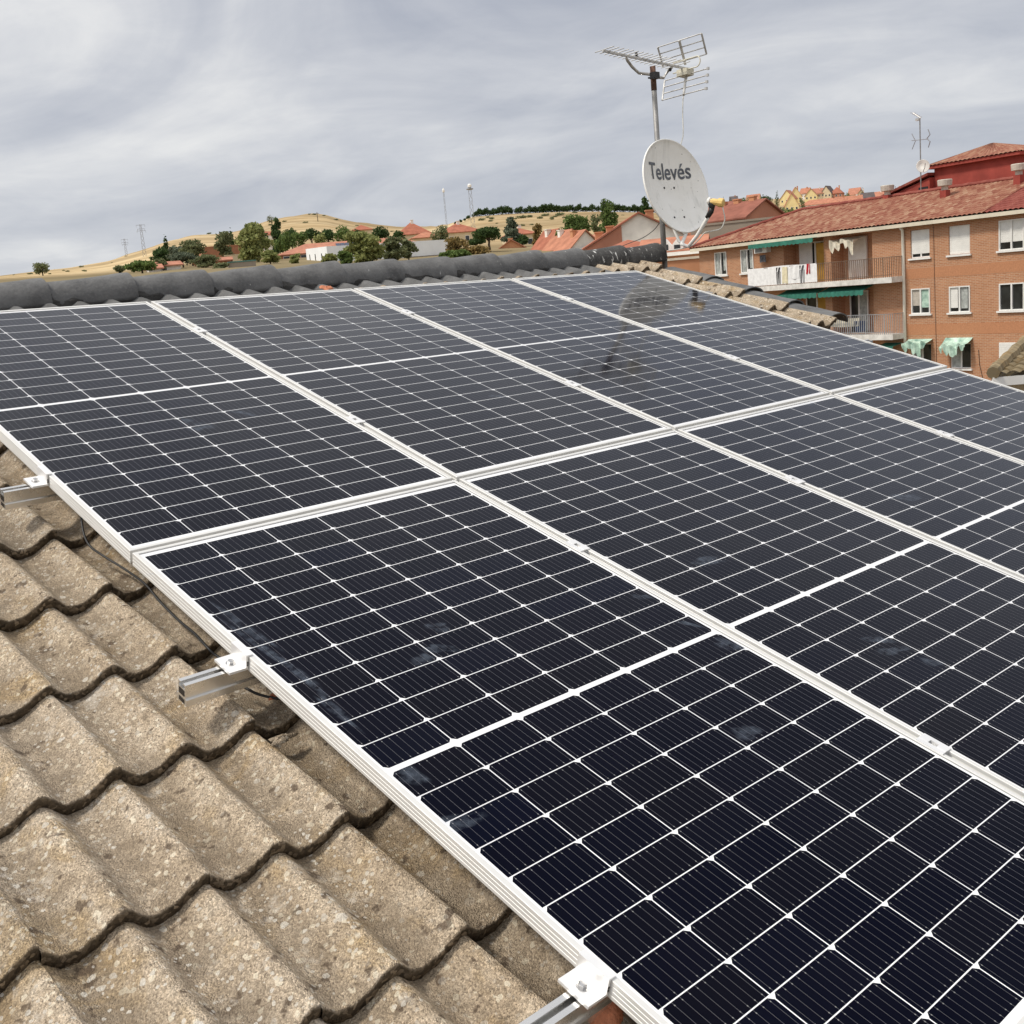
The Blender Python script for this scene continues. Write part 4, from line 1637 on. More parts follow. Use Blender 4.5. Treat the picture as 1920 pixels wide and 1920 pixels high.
AX = (tuple(FS), tuple(FN), (0, 0, 1))
apt = thing('apartment_building', 'long brick apartment building with red tiled roof, balconies and white windows', 'building', A(-2, -5, GROUND_Z))
ASH = apt.location.copy()


def abox(mb, s0, s1, o0, o1, z0, z1, mi=0):
    mb.box(A((s0 + s1) / 2, (o0 + o1) / 2, (z0 + z1) / 2), (s1 - s0, o1 - o0, z1 - z0), AX, mi)


def fuv(p):
    d = np.array(p) - FO
    return (d @ FS + 0.7 * (d @ FN), p[2])


# wall with real openings: cells of a grid that fall in an opening are left out and get reveals
S0, S1, Z0, Z1 = -15.0, 15.0, GROUND_Z - 0.5, 1.52
COLS_R = [(0.40, 1.50), (2.58, 3.72), (5.24, 6.50), (8.0, 9.1), (10.6, 11.7), (13.0, 14.1)]
ROWS = [(-0.13, 1.21), (-2.83, -1.60), (-5.50, -4.28)]
OPEN = [(a, b, z0, z1, 0.16) for a, b in COLS_R for z0, z1 in ROWS]
COLS_L = [(-13.62, -12.60), (-11.42, -10.40)]
OPEN += [(a, b, z0, z1, 0.16) for a, b in COLS_L for z0, z1 in ROWS]
REC_A, REC_B = (-8.05, -5.15), (-4.68, -1.95)
FLOORS = [(-0.92, 1.36), (-3.72, -1.42), (-6.5, -4.2)]
OPEN += [(a, b, z0, z1, 0.95) for a, b in (REC_A, REC_B) for z0, z1 in FLOORS]
ss = sorted({S0, S1} | {q_ for o_ in OPEN for q_ in o_[:2]})
zs = sorted({Z0, Z1} | {q_ for o_ in OPEN for q_ in o_[2:4]})
mb = MB()


def aquad(p, flip=False):
    mb.add(p, [(3, 2, 1, 0) if flip else (0, 1, 2, 3)])


for i in range(len(ss) - 1):
    for j in range(len(zs) - 1):
        cs_, cz_ = (ss[i] + ss[i + 1]) / 2, (zs[j] + zs[j + 1]) / 2
        if any(a < cs_ < b and c < cz_ < d for a, b, c, d, _ in OPEN):
            continue
        aquad([A(ss[i], 0, zs[j]), A(ss[i + 1], 0, zs[j]), A(ss[i + 1], 0, zs[j + 1]), A(ss[i], 0, zs[j + 1])])
for a, b, c, d, dp in OPEN:
    aquad([A(a, -dp, c), A(a, -dp, d), A(a, 0, d), A(a, 0, c)])
    aquad([A(b, -dp, c), A(b, 0, c), A(b, 0, d), A(b, -dp, d)])
    aquad([A(a, -dp, d), A(b, -dp, d), A(b, 0, d), A(a, 0, d)])
    aquad([A(a, -dp, c), A(a, 0, c), A(b, 0, c), A(b, -dp, c)])
    aquad([A(a, -dp, c), A(b, -dp, c), A(b, -dp, d), A(a, -dp, d)])
aquad([A(S0, 0, Z0), A(S0, 0, Z1), A(S0, -10, Z1), A(S0, -10, Z0)])
aquad([A(S1, 0, Z0), A(S1, -10, Z0), A(S1, -10, Z1), A(S1, 0, Z1)])
aquad([A(S0, -10, Z0), A(S0, -10, Z1), A(S1, -10, Z1), A(S1, -10, Z0)])
link('wall', mb, M['brick'], apt, ASH, uvfn=fuv)
for z0, z1 in ((-1.12, -0.62), (-3.86, -3.36)):
    mb = MB()
    sA = 0.05
    abox(mb, 0.12, S1 - 0.01, 0.0005, 0.006, z0, z1)
    link('brick_course', mb, M['brick_band'], apt, ASH)

# roof: hipped at the left end, corrugated with barrel tiles
EO, EZ, RO, RZ2 = 0.45, 1.58, -5.0, 3.22
ES, HS = -15.35, -11.2
TOT = 16.0


def slope_pt(s, t, bump=0.0):
    o_ = EO + (RO - EO) * t
    z = EZ + (RZ2 - EZ) * t
    return A(s, o_, z + bump)


def red_edge(t):                       # boundary of the red painted part of the roof
    return 4.7 + (4.2 - 4.7) * t


def build_roof_part(name, mat, sl, sr):
    mb = MB()
    mb.uv = []
    ns = int((TOT - ES) / 0.26 * 6)
    L_ = math.hypot(RO - EO, RZ2 - EZ)
    nt_ = 15
    rows_t = []
    for k_ in range(nt_):
        rows_t += [(k_ / nt_, 0.035), ((k_ + 0.985) / nt_, 0.0)]
    rows_t.append((1.0, 0.0))
    for t, lift in rows_t:
        for i in range(ns + 1):
            s = ES + (TOT - ES) * i / ns
            a, b = sl(t), sr(t)
            sc_ = min(max(s, a), b)
            ph_ = (s / 0.26) % 1.0
            bump = 0.055 * abs(math.sin(math.pi * ph_)) + lift
            mb.v.append(slope_pt(sc_, t, bump))
            mb.uv.append((s, t * L_))
    w = ns + 1
    for k_ in range(len(rows_t) - 1):
        tm = (rows_t[k_][0] + rows_t[k_ + 1][0]) / 2
        a, b = sl(tm), sr(tm)
        for i in range(ns):
            s = ES + (TOT - ES) * (i + 0.5) / ns
            if s < a - 0.3 or s > b + 0.3:
                continue
            mb.f.append((k_ * w + i, k_ * w + i + 1, (k_ + 1) * w + i + 1, (k_ + 1) * w + i))
    mb.mi = [0] * len(mb.f)
    return link(name, mb, mat, apt, ASH)


def hip_l(t):
    return ES + (HS - ES) * t


roof_o = build_roof_part('roof', M['apt_roof'], hip_l, red_edge)
rd = build_roof_part('roof', M['apt_roof_red'], lambda t: red_edge(t), lambda t: TOT)
rd['label'] = 'smooth dark red painted part of the tiled roof'
mb = MB()
mb.add([slope_pt(ES, 0), slope_pt(HS, 1), A(ES, -10.45, EZ)], [(0, 1, 2)])
mb.add([slope_pt(HS, 1), slope_pt(TOT, 1), A(TOT, -10.45, EZ), A(ES, -10.45, EZ)], [(0, 1, 2, 3)])
mb.add([slope_pt(TOT, 0), A(TOT, -10.45, EZ), slope_pt(TOT, 1)], [(0, 1, 2)])
link('rear_roof', mb, M['rf_red'], apt, ASH)
mb = MB()
rp = [Vector(slope_pt(ES, 0, 0.08)) + (Vector(slope_pt(HS, 1, 0.08)) - Vector(slope_pt(ES, 0, 0.08))) * i / 20 + Vector((0, 0, 0.02 * (i % 2))) for i in range(21)]
rp += [Vector(slope_pt(HS + (TOT - HS) * i / 60, 1, 0.08 + 0.02 * (i % 2))) for i in range(1, 61)]
mb.tube(rp, 0.10, 8)
link('ridge_tiles', mb, M['apt_roof_red'], apt, ASH, uvfn=fuv)
mb = MB()
abox(mb, -15.3, 16, 0.36, 0.44, 1.40, 1.575)
link('fascia', mb, M['cream'], apt, ASH)
mb = MB()
abox(mb, -15.25, 15.9, 0.012, 0.355, 1.49, 1.53)
link('soffit', mb, M['cream'], apt, ASH)
mb = MB()
mb.tube([A(0.02, 0.30, 1.44), A(0.02, 0.10, 1.25), A(0.02, 0.07, -0.5), A(0.02, 0.07, GROUND_Z)], 0.075, 10)
link('downpipe', mb, M['cream_light'], apt, ASH, smooth_=True)


# windows
def add_window(a, b, z0, z1, kind, dp=0.10):
    fw = 0.055
    fr = MB()
    o0, o1 = -dp - 0.03, -dp + 0.03
    if kind in ('proud', 'proud_open'):
        o0, o1 = -0.06, 0.045
    abox(fr, a + .004, b - .004, o0, o1, z0 + .004, z0 + fw)
    abox(fr, a + .004, b - .004, o0, o1, z1 - fw, z1 - .004)
    abox(fr, a + .004, a + fw, o0, o1, z0 + fw, z1 - fw)
    abox(fr, b - fw, b - .004, o0, o1, z0 + fw, z1 - fw)
    m_ = (a + b) / 2
    abox(fr, m_ - 0.035, m_ + 0.035, o0 + .002, o1 - .002, z0 + fw, z1 - fw)
    w_ = link('window', fr, M['white'], apt, ASH)
    pn = MB()
    abox(pn, a + fw, b - fw, o0 + 0.012, o0 + 0.022, z0 + fw, z1 - fw)
    link('pane', pn, M['glass'], w_, ASH)
    sl = MB()
    abox(sl, a - 0.10, b + 0.10, 0.002, 0.10, z0 - 0.085, z0 - 0.002)
    link('sill', sl, M['white'], w_, ASH)
    return w_, o0, o1, fw, m_


def shutter(w_, a, b, z0, z1, o_, mat='shutter', name='roller_shutter'):
    mb = MB()
    n_ = max(4, int((z1 - z0) / 0.05))
    for k_ in range(n_):
        y0 = z0 + (z1 - z0) * k_ / n_
        y1 = z0 + (z1 - z0) * (k_ + 1) / n_
        abox(mb, a, b, o_, o_ + 0.012 + (0.004 if k_ % 2 else 0), y0, y1 - 0.001)
    link(name, mb, M[mat], w_, ASH)


for ci, (a, b) in enumerate(COLS_R):
    for ri, (z0, z1) in enumerate(ROWS):
        kind = {(0, 0): 'sh85', (1, 0): 'sh100', (2, 0): 'halfb', (0, 1): 'left60', (1, 1): 'mixed', (2, 1): 'dark', (0, 2): 'curt', (1, 2): 'curt', (2, 2): 'sh100'}.get((ci, ri), 'halfb')
        w_, o0, o1, fw, m_ = add_window(a, b, z0, z1, 'proud' if (ri == 1 or ci == 2) else 'deep')
        oi_ = o0 + 0.025
        if kind == 'sh85':
            shutter(w_, a + .03, b - .03, z0 + 0.20, z1 - .02, o1 + .002)
        elif kind == 'sh100':
            shutter(w_, a + .01, b - .01, z0 + 0.03, z1 - .01, o1 + .002)
        elif kind == 'halfb':
            shutter(w_, a + fw, m_ - .04, z0 + 0.36, z1 - fw, oi_)
            shutter(w_, m_ + .04, b - fw, z0 + 0.36, z1 - fw, oi_)
        elif kind == 'left60':
            shutter(w_, a + fw, m_ - .04, z0 + 0.40, z1 - fw, oi_, 'vent')
            shutter(w_, m_ + .04, b - fw, z0 + 0.30, z1 - fw, oi_, 'awning_pale', 'blind')
        elif kind == 'mixed':
            shutter(w_, a + fw, m_ - .12, z0 + 0.22, z1 - fw, oi_)
            shutter(w_, m_ + .06, b - fw - .1, z0 + 0.18, z1 - fw, oi_, 'curtain', 'blind')
        elif kind == 'curt':
            shutter(w_, a + fw, m_ - .05, z0 + fw, z1 - fw, oi_, 'curtain', 'curtain')
for a, b in COLS_L:
    for z0, z1 in ROWS:
        w_, o0, o1, fw, m_ = add_window(a, b, z0, z1, 'proud')
        shutter(w_, a + fw + .02, m_ - .14, z0 + fw, z1 - fw, o0 + .025, 'curtain', 'curtain')
        shutter(w_, m_ + .18, b - fw - .02, z0 + fw + .2, z1 - fw, o0 + .025, 'curtain', 'curtain')

# loggia doors
for fi, (z0, z1) in enumerate(FLOORS):
    if fi == 2:
        continue
    a, b = -7.35, -5.75
    mb = MB()
    for q0, q1 in ((a, a + .07), ((a + b) / 2 - .05, (a + b) / 2 + .05), (b - .07, b)):
        abox(mb, q0, q1, -0.93, -0.85, z0 + .02, z1 - .12)
    abox(mb, a + .07, b - .07, -0.928, -0.852, z1 - .20, z1 - .13)
    d_ = link('balcony_door', mb, M['white'], apt, ASH)
    mb = MB()
    abox(mb, a + .05, b - .05, -0.92, -0.90, z0 + .03, z1 - .15)
    link('pane', mb, M['glass'], d_, ASH)
    if fi == 0:
        shutter(d_, a - .35, a + .62, z0 + .02, z1 - .16, -0.84)
        shutter(d_, a + .75, (a + b) / 2 + .4, z0 + .02, z1 - .2, -0.895, 'curtain', 'curtain')
    mb = MB()
    abox(mb, -5.78, -5.17, -0.14, -0.10, z0 + .02, z1 - .25)
    link('side_screen', mb, M['mustard'], apt, ASH)
    a, b = -4.25, -3.02
    mb = MB()
    for q0, q1 in ((a, a + .07), ((a + b) / 2 - .05, (a + b) / 2 + .05), (b - .07, b)):
        abox(mb, q0, q1, -0.93, -0.85, z0 + .02, z1 - .12)
    abox(mb, a + .07, b - .07, -0.928, -0.852, z1 - .20, z1 - .13)
    d_ = link('balcony_door', mb, M['white'], apt, ASH)
    mb = MB()
    abox(mb, a + .05, b - .05, -0.92, -0.90, z0 + .03, z1 - .15)
    link('pane', mb, M['glass'], d_, ASH)
    if fi == 0:
        shutter(d_, a + .02, b - .02, z0 + .02, z1 - .16, -0.845)
    else:
        shutter(d_, (a + b) / 2 + .05, b - .07, z0 + .05, z1 - .2, -0.895, 'curtain', 'curtain')


# balconies: slab and railing each
def balcony(s0, s1, z_slab, mat, top):
    mb = MB()
    abox(mb, s0, s1, 0.002, 0.95, z_slab - 0.27, z_slab)
    b_ = link('balcony', mb, M['white_dirty'], apt, ASH)
    r_ = MB()
    n_ = int((s1 - s0) / 0.13)
    for k_ in range(n_ + 1):
        s = s0 + 0.02 + (s1 - s0 - 0.04) * k_ / n_
        w2 = 0.032 if k_ % 9 else 0.06
        abox(r_, s - w2 / 2, s + w2 / 2, 0.90, 0.92, z_slab + .001, top - .03)
    for s in (s0 + .01, s1 - .01):
        for k_ in range(7):
            abox(r_, s - .01, s + .01, 0.06 + 0.12 * k_, 0.08 + 0.12 * k_, z_slab + .001, top - .03)
        abox(r_, s - .02, s + .02, 0.01, 0.90, top - .028, top)
    abox(r_, s0, s1, 0.885, 0.935, top - .028, top + .002)
    abox(r_, s0, s1, 0.895, 0.925, z_slab + .10, z_slab + .135)
    link('railing', r_, M[mat], b_, ASH)
    return b_


b1 = balcony(-9.95, 0.0, -0.94, 'railing', 0.05)
b2 = balcony(-9.95, 0.0, -3.74, 'railing_grey', -2.72)
b3 = balcony(-9.95, 0.0, -6.5, 'railing_grey', -5.5)
mb = MB()
sr_ = fac(1531, 500, .95)[0]
mb.grid(lambda i, j: A(-9.95 + (sr_ + 9.95) * i, 0.945 + 0.012 * math.sin(i * 17), -0.90 + 0.98 * j - 0.02 * math.sin(i * 9) * j), 24, 4)
link('screen_cloth', mb, M['white_cloth'], b1, ASH)


def awning(s0, s1, z_top, z_front, o0, o1, mat, seed=0, rag=0.0, parent=None, name='awning', n_sc=None):
    q_ = random.Random(seed)
    mb = MB()
    ns = 48
    nsc = n_sc or max(3, int((s1 - s0) / 0.30))
    ph_ = q_.uniform(0, 6)

    def top(i, j):
        s = s0 + (s1 - s0) * i
        sag = rag * (0.10 * math.sin(i * 11 + ph_) * j + 0.08 * math.sin(i * 23 + 2 * ph_) * j * j)
        return A(s, o0 + (o1 - o0) * j + sag * 0.6, z_top + (z_front - z_top) * j + sag - 0.04 * math.sin(math.pi * j) * (1 if rag else .4))
    mb.grid(top, ns, 6)

    def val(i, j):
        s = s0 + (s1 - s0) * i
        sag = rag * (0.10 * math.sin(i * 11 + ph_) + 0.08 * math.sin(i * 23 + 2 * ph_))
        drop = 0.20 + 0.05 * abs(math.sin(math.pi * i * nsc)) + rag * (0.16 * math.sin(i * 7 + ph_) + 0.18 * abs(math.sin(i * 16)))
        return A(s, o1 + sag * 0.6 + 0.015 * math.sin(i * 60), z_front + sag - drop * j)
    mb.grid(val, ns * 2, 2)
    return link(name, mb, M[mat], parent or apt, ASH)


s_l, s_r = fac(1403, 456, .75)[0], fac(1524, 445, .75)[0]
awning(s_l, s_r, 1.46, 1.40, 0.10, 0.78, 'awning', 1)
z_a = fac(1575, 549, .85)[1]
s_a, s_b, s_c = fac(1455, 555, .85)[0], fac(1530, 550, .85)[0], fac(1618, 546, .85)[0]
awning(s_a, s_b, -1.26, -1.50, 0.01, 0.84, 'awning', 2)
awning(s_b + .12, s_c, -1.26, -1.50, 0.01, 0.84, 'awning', 3)
awning(fac(1640, 645, .8)[0], -0.15, -4.22, -4.35, 0.01, 0.8, 'awning', 9)
awning(-4.4, -2.85, 1.25, 1.05, -0.55, 0.35, 'awning_rag', 4, 1.0, n_sc=4)
awning(0.18, 1.62, -4.06, -4.25, 0.02, 0.55, 'awning_pale', 5, 1.2)
awning(2.35, 3.85, -4.02, -4.35, 0.02, 0.60, 'awning_pale', 6, 0.9)
mb = MB()
abox(mb, -9.98, -9.02, 0.002, 0.34, 0.90, 1.32)
ac = link('air_conditioner', mb, M['white'], apt, ASH)
mb = MB()
abox(mb, -9.9, -9.35, 0.342, 0.348, 0.95, 1.27)
link('grille', mb, M['railing_grey'], ac, ASH)
mb = MB()
mb.tube([A(1.75, 0.02, 1.4), A(1.78, 0.02, -2.6), A(1.8, 0.03, -3.2), A(1.82, 0.02, -5.3), A(1.9, .02, GROUND_Z)], 0.009, 6)
link('wall_cable', mb, M['black'], apt, ASH)
mb = MB()
mb.tube([A(4.15, 0.02, -4.6), A(4.2, 0.02, -5.3), A(4.45, 0.02, -6.3), A(4.5, .02, GROUND_Z)], 0.012, 6)
link('wall_cable', mb, M['black'], apt, ASH)

# stair tower
mb = MB()
TS0, TS1, TO0, TO1, TZ = -2.75, 2.15, -6.0, -10.6, 4.62
abox(mb, TS0, TS1, TO1, TO0, 1.6, TZ)
tw = link('stair_tower', mb, M['red_render'], apt, ASH)
mb = MB()
mb.uv = []
e = 0.35
p4 = [A(TS0 - e, TO0 + e, TZ), A(TS1 + e, TO0 + e, TZ), A(TS1 + e, TO1 - e, TZ), A(TS0 - e, TO1 - e, TZ)]
ap0, ap1 = A(-0.77, -8.0, 5.42), A(-0.60, -8.0, 5.42)


def lin(a, b, t):
    return tuple(a[i] + (b[i] - a[i]) * t for i in range(3))


def tower_face(a, b, c, d):
    def fn(i, j):
        lo_, hi_ = lin(a, b, i), lin(d, c, i)
        p_ = lin(lo_, hi_, j)
        ln_ = math.dist(a, b)
        mb.uv.append((ln_ * (a[0] * 0 + i) , j * 2.9))
        return (p_[0], p_[1], p_[2] + 0.05 * abs(math.sin(math.pi * i * ln_ / 0.26)))
    mb.grid(fn, int(math.dist(a, b) / 0.26) * 5, 8)


tower_face(p4[0], p4[1], ap1, ap0)
tower_face(p4[1], p4[2], ap1, ap1)
tower_face(p4[2], p4[3], ap0, ap1)
tower_face(p4[3], p4[0], ap0, ap0)
link('tower_roof', mb, M['apt_roof'], tw, ASH)
mb = MB()
abox(mb, TS0 - .28, TS1 + .28, TO1 - .28, TO0 + .28, TZ - 0.16, TZ - .004)
link('tower_eave', mb, M['red_render'], tw, ASH)
mb = MB()
mb.prism([A(-5.6, -5.6, 2.6), A(TS0, -5.6, 2.6), A(TS0, -5.6, 4.02), A(-5.6, -5.6, 3.30)], tuple(FN * -4.0))
sw = link('parapet_wall', mb, M['red_render'], apt, ASH)
mb = MB()
mb.prism([A(-5.9, -5.45, 3.32), A(TS0 - .01, -5.45, 4.14), A(TS0 - .01, -5.45, 4.28), A(-5.9, -5.45, 3.44)], tuple(FN * -4.3))
link('coping', mb, M['apt_roof_red'], sw, ASH, uvfn=fuv)
mb = MB()
abox(mb, -3.45, -2.85, -5.61, -5.58, 3.40, 3.58)
link('vent_opening', mb, M['black'], sw, ASH)
for s, o_, zt in ((-4.95, -4.9, 3.88), (-0.15, -3.4, 3.60), (3.55, -4.0, 3.85)):
    mb = MB()
    abox(mb, s - .18, s + .18, o_ - .18, o_ + .18, zt - 2.0, zt - 0.49)
    cv = link('chimney', mb, M['red_render'], apt, ASH)
    mb = MB()
    mb.lathe([(0.17, -0.50), (0.17, -0.30), (0.34, -0.27), (0.37, 0.0), (0.33, 0.03), (0.28, 0.0)], A(s, o_, zt), 18)
    link('vent_cap', mb, M['vent'], cv, ASH)

# aerial on the apartment roof
sA, zA = fac(1727, 362, -5.0)
ab = Vector(A(sA, -5.0, zA - 0.7))
ra = thing('roof_aerial', 'thin aerial pole with small dish beside the red stair tower', 'antenna', ab)
zt = fac(1726, 214, -5.0)[1]
mb = MB()
mb.tube([A(sA, -5.0, zA - 0.7), A(sA, -5.0, zt - 0.25)], 0.032, 8)
link('pole', mb, M['galv'], ra, ab)
mb = MB()
zz_ = fac(1727, 262, -5)[1]
mb.tube([A(sA - .55, -5, zz_ + .05), A(sA + .5, -5, zz_ - .03)], 0.02, 6)
for k_ in (-1, 1):
    mb.tube([A(sA + .42, -5, zz_), A(sA + .62, -5, zz_ + .18 * k_), A(sA + .50, -5, zz_ + .46 * k_)], 0.025, 6)
    mb.tube([A(sA - .30, -5, zz_), A(sA - .52, -5, zz_ + .40 * k_)], 0.02, 6)
link('bow_tie_antenna', mb, M['pylon'], ra, ab)
mb = MB()
zt2 = fac(1722, 222, -5)[1]
mb.tube([A(sA + .05, -5, zt2), A(sA - .45, -5, zt2 + .35)], 0.02, 6)
for t in (.2, .45, .7, .95):
    c_ = Vector(A(sA + .05 - .5 * t, -5, zt2 + .35 * t))
    mb.tube([c_ + Vector(FN) * .22, c_ - Vector(FN) * .22], 0.014, 5)
mb.box(A(sA - .12, -5, zt2 - .05), (.22, .15, .12), AX)
link('small_yagi', mb, M['ant'], ra, ab)
mb = MB()
zd = fac(1735, 311, -4.85)[1]
dn_ = (Vector(FS) * 0.75 + Vector(FN) * 0.6 + Vector((0, 0, .2))).normalized()
mb.lathe([(0.06, -0.05), (0.2, -0.03), (0.34, 0.03), (0.35, 0.05), (0.33, 0.05), (0.19, -0.01), (0.0, -0.03)], A(sA + .25, -4.85, zd), 20, dn_)
sd = link('small_dish', mb, M['white_dirty'], ra, ab, smooth_=True)
mb = MB()
mb.tube([Vector(A(sA + .25, -4.85, zd - .3)), Vector(A(sA + .25, -4.85, zd - .2)) + dn_ * .45, Vector(A(sA + .25, -4.85, zd)) + dn_ * .55], 0.018, 6)
link('feed_arm', mb, M['pylon'], sd, ab)

# laundry on the upper balcony
def cloth(name, x0, x1, y0, y1, mat, label, legs=False, o_=0.965, seed=0):
    s0, z1 = fac(x0, y0, o_)
    s1, z0 = fac(x1, y1, o_)
    z1 = min(z1, 0.08) if o_ > .5 else z1
    base = Vector(A((s0 + s1) / 2, o_, z1))
    q_ = random.Random(seed)
    ph_ = q_.uniform(0, 6)
    mb = MB()

    def piece(a, b, zt_, zb_):
        def fn(i, j):
            s = a + (b - a) * i
            return A(s, o_ + 0.02 * math.sin(i * 9 + ph_ + j * 2), zt_ + (zb_ - zt_) * j + 0.015 * math.sin(i * 6 + ph_) * j)
        mb.grid(fn, 8, 8)
        mb.grid(lambda i, j: tuple(np.array(fn(i, j)) - FN * 0.02), 8, 8)
    if legs:
        m_ = (s0 + s1) / 2
        zc = z1 + (z0 - z1) * .25
        piece(s0, s1, z1, zc)
        piece(s0, m_ - .015, zc, z0)
        piece(m_ + .015, s1, zc, z0 + .02)
    else:
        piece(s0, s1, z1, z0)
    o = link(name, mb, M[mat], None, base)
    o.location = base
    tag(o, label, 'laundry', 'laundry on the upper balcony')


cloth('trousers', 1455.5, 1464, 502, 533, 'black_cloth', 'plain black trousers drying over the white balcony screen', True, seed=1)
cloth('towel', 1466, 1477, 501, 531, 'cream_cloth', 'cream towel drying on the balcony between black trousers and white shirt', seed=2)
cloth('shirt', 1482, 1497, 499, 522, 'white_cloth', 'white shirt hanging on the upper balcony railing', seed=3)
cloth('trousers', 1499, 1509.5, 498, 530, 'print_cloth', 'dark patterned trousers drying beside the red cloth', True, seed=4)
cloth('cloth', 1510.5, 1519, 495, 513, 'red_cloth', 'bright red cloth hanging at the right end of the balcony laundry', seed=5)
cloth('vest', 1424, 1436, 479, 491, 'print_cloth', 'small dark vest hanging under the air conditioner', False, 0.30, 6)
s0, z0 = fac(1560, 607, .5)
for nm, x0, x1, y0, y1, mt, lab in (('sheet', 1556, 1612, 598, 612, 'awning_rag', 'folded cream canvas behind the lower balcony railing'), ('cloth', 1602, 1622, 602, 622, 'blue_cloth', 'navy blue cloth behind the lower balcony railing')):
    cloth(nm, x0, x1, y0, y1, mt, lab, False, 0.6, 7)

# ------------------------------------------------------------------ mossy roof of the low house at the right edge
def ridge_house():
    D_ = 19.0
    c0 = at(1868, 700, D_)
    base = Vector((c0.x, c0.y, GROUND_Z))
    root = thing('low_house', 'corner of a low mossy tiled roof with white gutter board at the right edge', 'house', base)
    rt = Vector((RW[0, 0], RW[1, 0], 0)).normalized()
    fw_ = Vector((rt.y * -1, rt.x, 0))
    if fw_ @ Vector(RW[:, 2]) < 0:
        fw_ = -fw_
    A0 = at(1862, 706, D_)
    zE = A0.z
    # eave corner A0; eaves run right and away, hip climbs to the upper right
    hipdir = (at(1925, 645, D_ + 2.4) - A0)
    run = rt * 6.0 + fw_ * -0.3
    back = fw_ * 5.5 + rt * 3.4
    top = A0 + hipdir * 1.9
    mb = MB()
    mb.uv = []

    def face(a, b, c, d):
        ln_, lt = (b - a).length, (d - a).length
        rows_ = max(2, int(lt / 0.33))
        nu_ = int(ln_ / 0.22) * 5
        rr_ = []
        for k_ in range(rows_):
            rr_ += [(k_ / rows_, 0.03), ((k_ + .98) / rows_, 0.0)]
        o0 = len(mb.v)
        for t, lift in rr_:
            for i in range(nu_ + 1):
                u_ = i / nu_
                p_ = a.lerp(d, t).lerp(b.lerp(c, t), u_)
                mb.v.append((p_.x, p_.y, p_.z + lift + 0.05 * abs(math.sin(math.pi * u_ * ln_ / 0.22))))
                mb.uv.append((u_ * ln_, t * lt))
        w = nu_ + 1
        for k_ in range(len(rr_) - 1):
            for i in range(nu_):
                mb.f.append((o0 + k_ * w + i, o0 + k_ * w + i + 1, o0 + (k_ + 1) * w + i + 1, o0 + (k_ + 1) * w + i))
                mb.mi.append(0)
    face(A0, A0 + run, top + run * .8, top)
    face(A0 + back, A0, top, top + back * .3)
    link('roof', mb, M['moss_roof'], root, base)
    mb = MB()
    pts = [A0.lerp(top, i / 14) + Vector((0, 0, 0.06 + 0.025 * (i % 2))) for i in range(15)]
    mb.tube(pts, 0.11, 8)
    link('hip_tiles', mb, M['moss_roof'], root, base, uvfn=lambda p: (p[0] * 3, p[2]))
    mb = MB()
    mb.prism([A0 + Vector((0, 0, -0.02)), A0 + run + Vector((0, 0, -0.02)), A0 + run + Vector((0, 0, -0.17)), A0 + Vector((0, 0, -0.17))], fw_ * 0.06)
    mb.prism([A0 + fw_ * .07 + Vector((0, 0, -0.02)), A0 + back + Vector((0, 0, -0.02)), A0 + back + Vector((0, 0, -0.17)), A0 + fw_ * .07 + Vector((0, 0, -0.17))], rt * 0.06)
    link('gutter_board', mb, M['white'], root, base)
    mb = MB()
    i0 = A0 + rt * .35 + fw_ * .35
    mb.prism([Vector((p_.x, p_.y, zE - .1)) for p_ in (i0, i0 + run, i0 + run + back, i0 + back)], (0, 0, GROUND_Z - zE + .1))
    link('wall', mb, M['w_cream'], root, base)


ridge_house()

# ------------------------------------------------------------------ town, trees and poles beyond the ridge
def base_at(px, dist):
    r = ray(px, 500)
    h = math.hypot(r[0], r[1])
    x, y = CAM[0] + r[0] / h * dist, CAM[1] + r[1] / h * dist
    return Vector((x, y, terrain_z(x, y)))


def z_at(px, py, dist):
    r = ray(px, py)
    return CAM[2] + r[2] / math.hypot(r[0], r[1]) * dist


def yaw_at(px):
    r = ray(px, 500)
    return math.atan2(r[1], r[0]) - math.pi / 2


def wpx(px, dist):
    r = ray(px, 500)
    return dist / math.hypot(r[0], r[1]) / F_PX


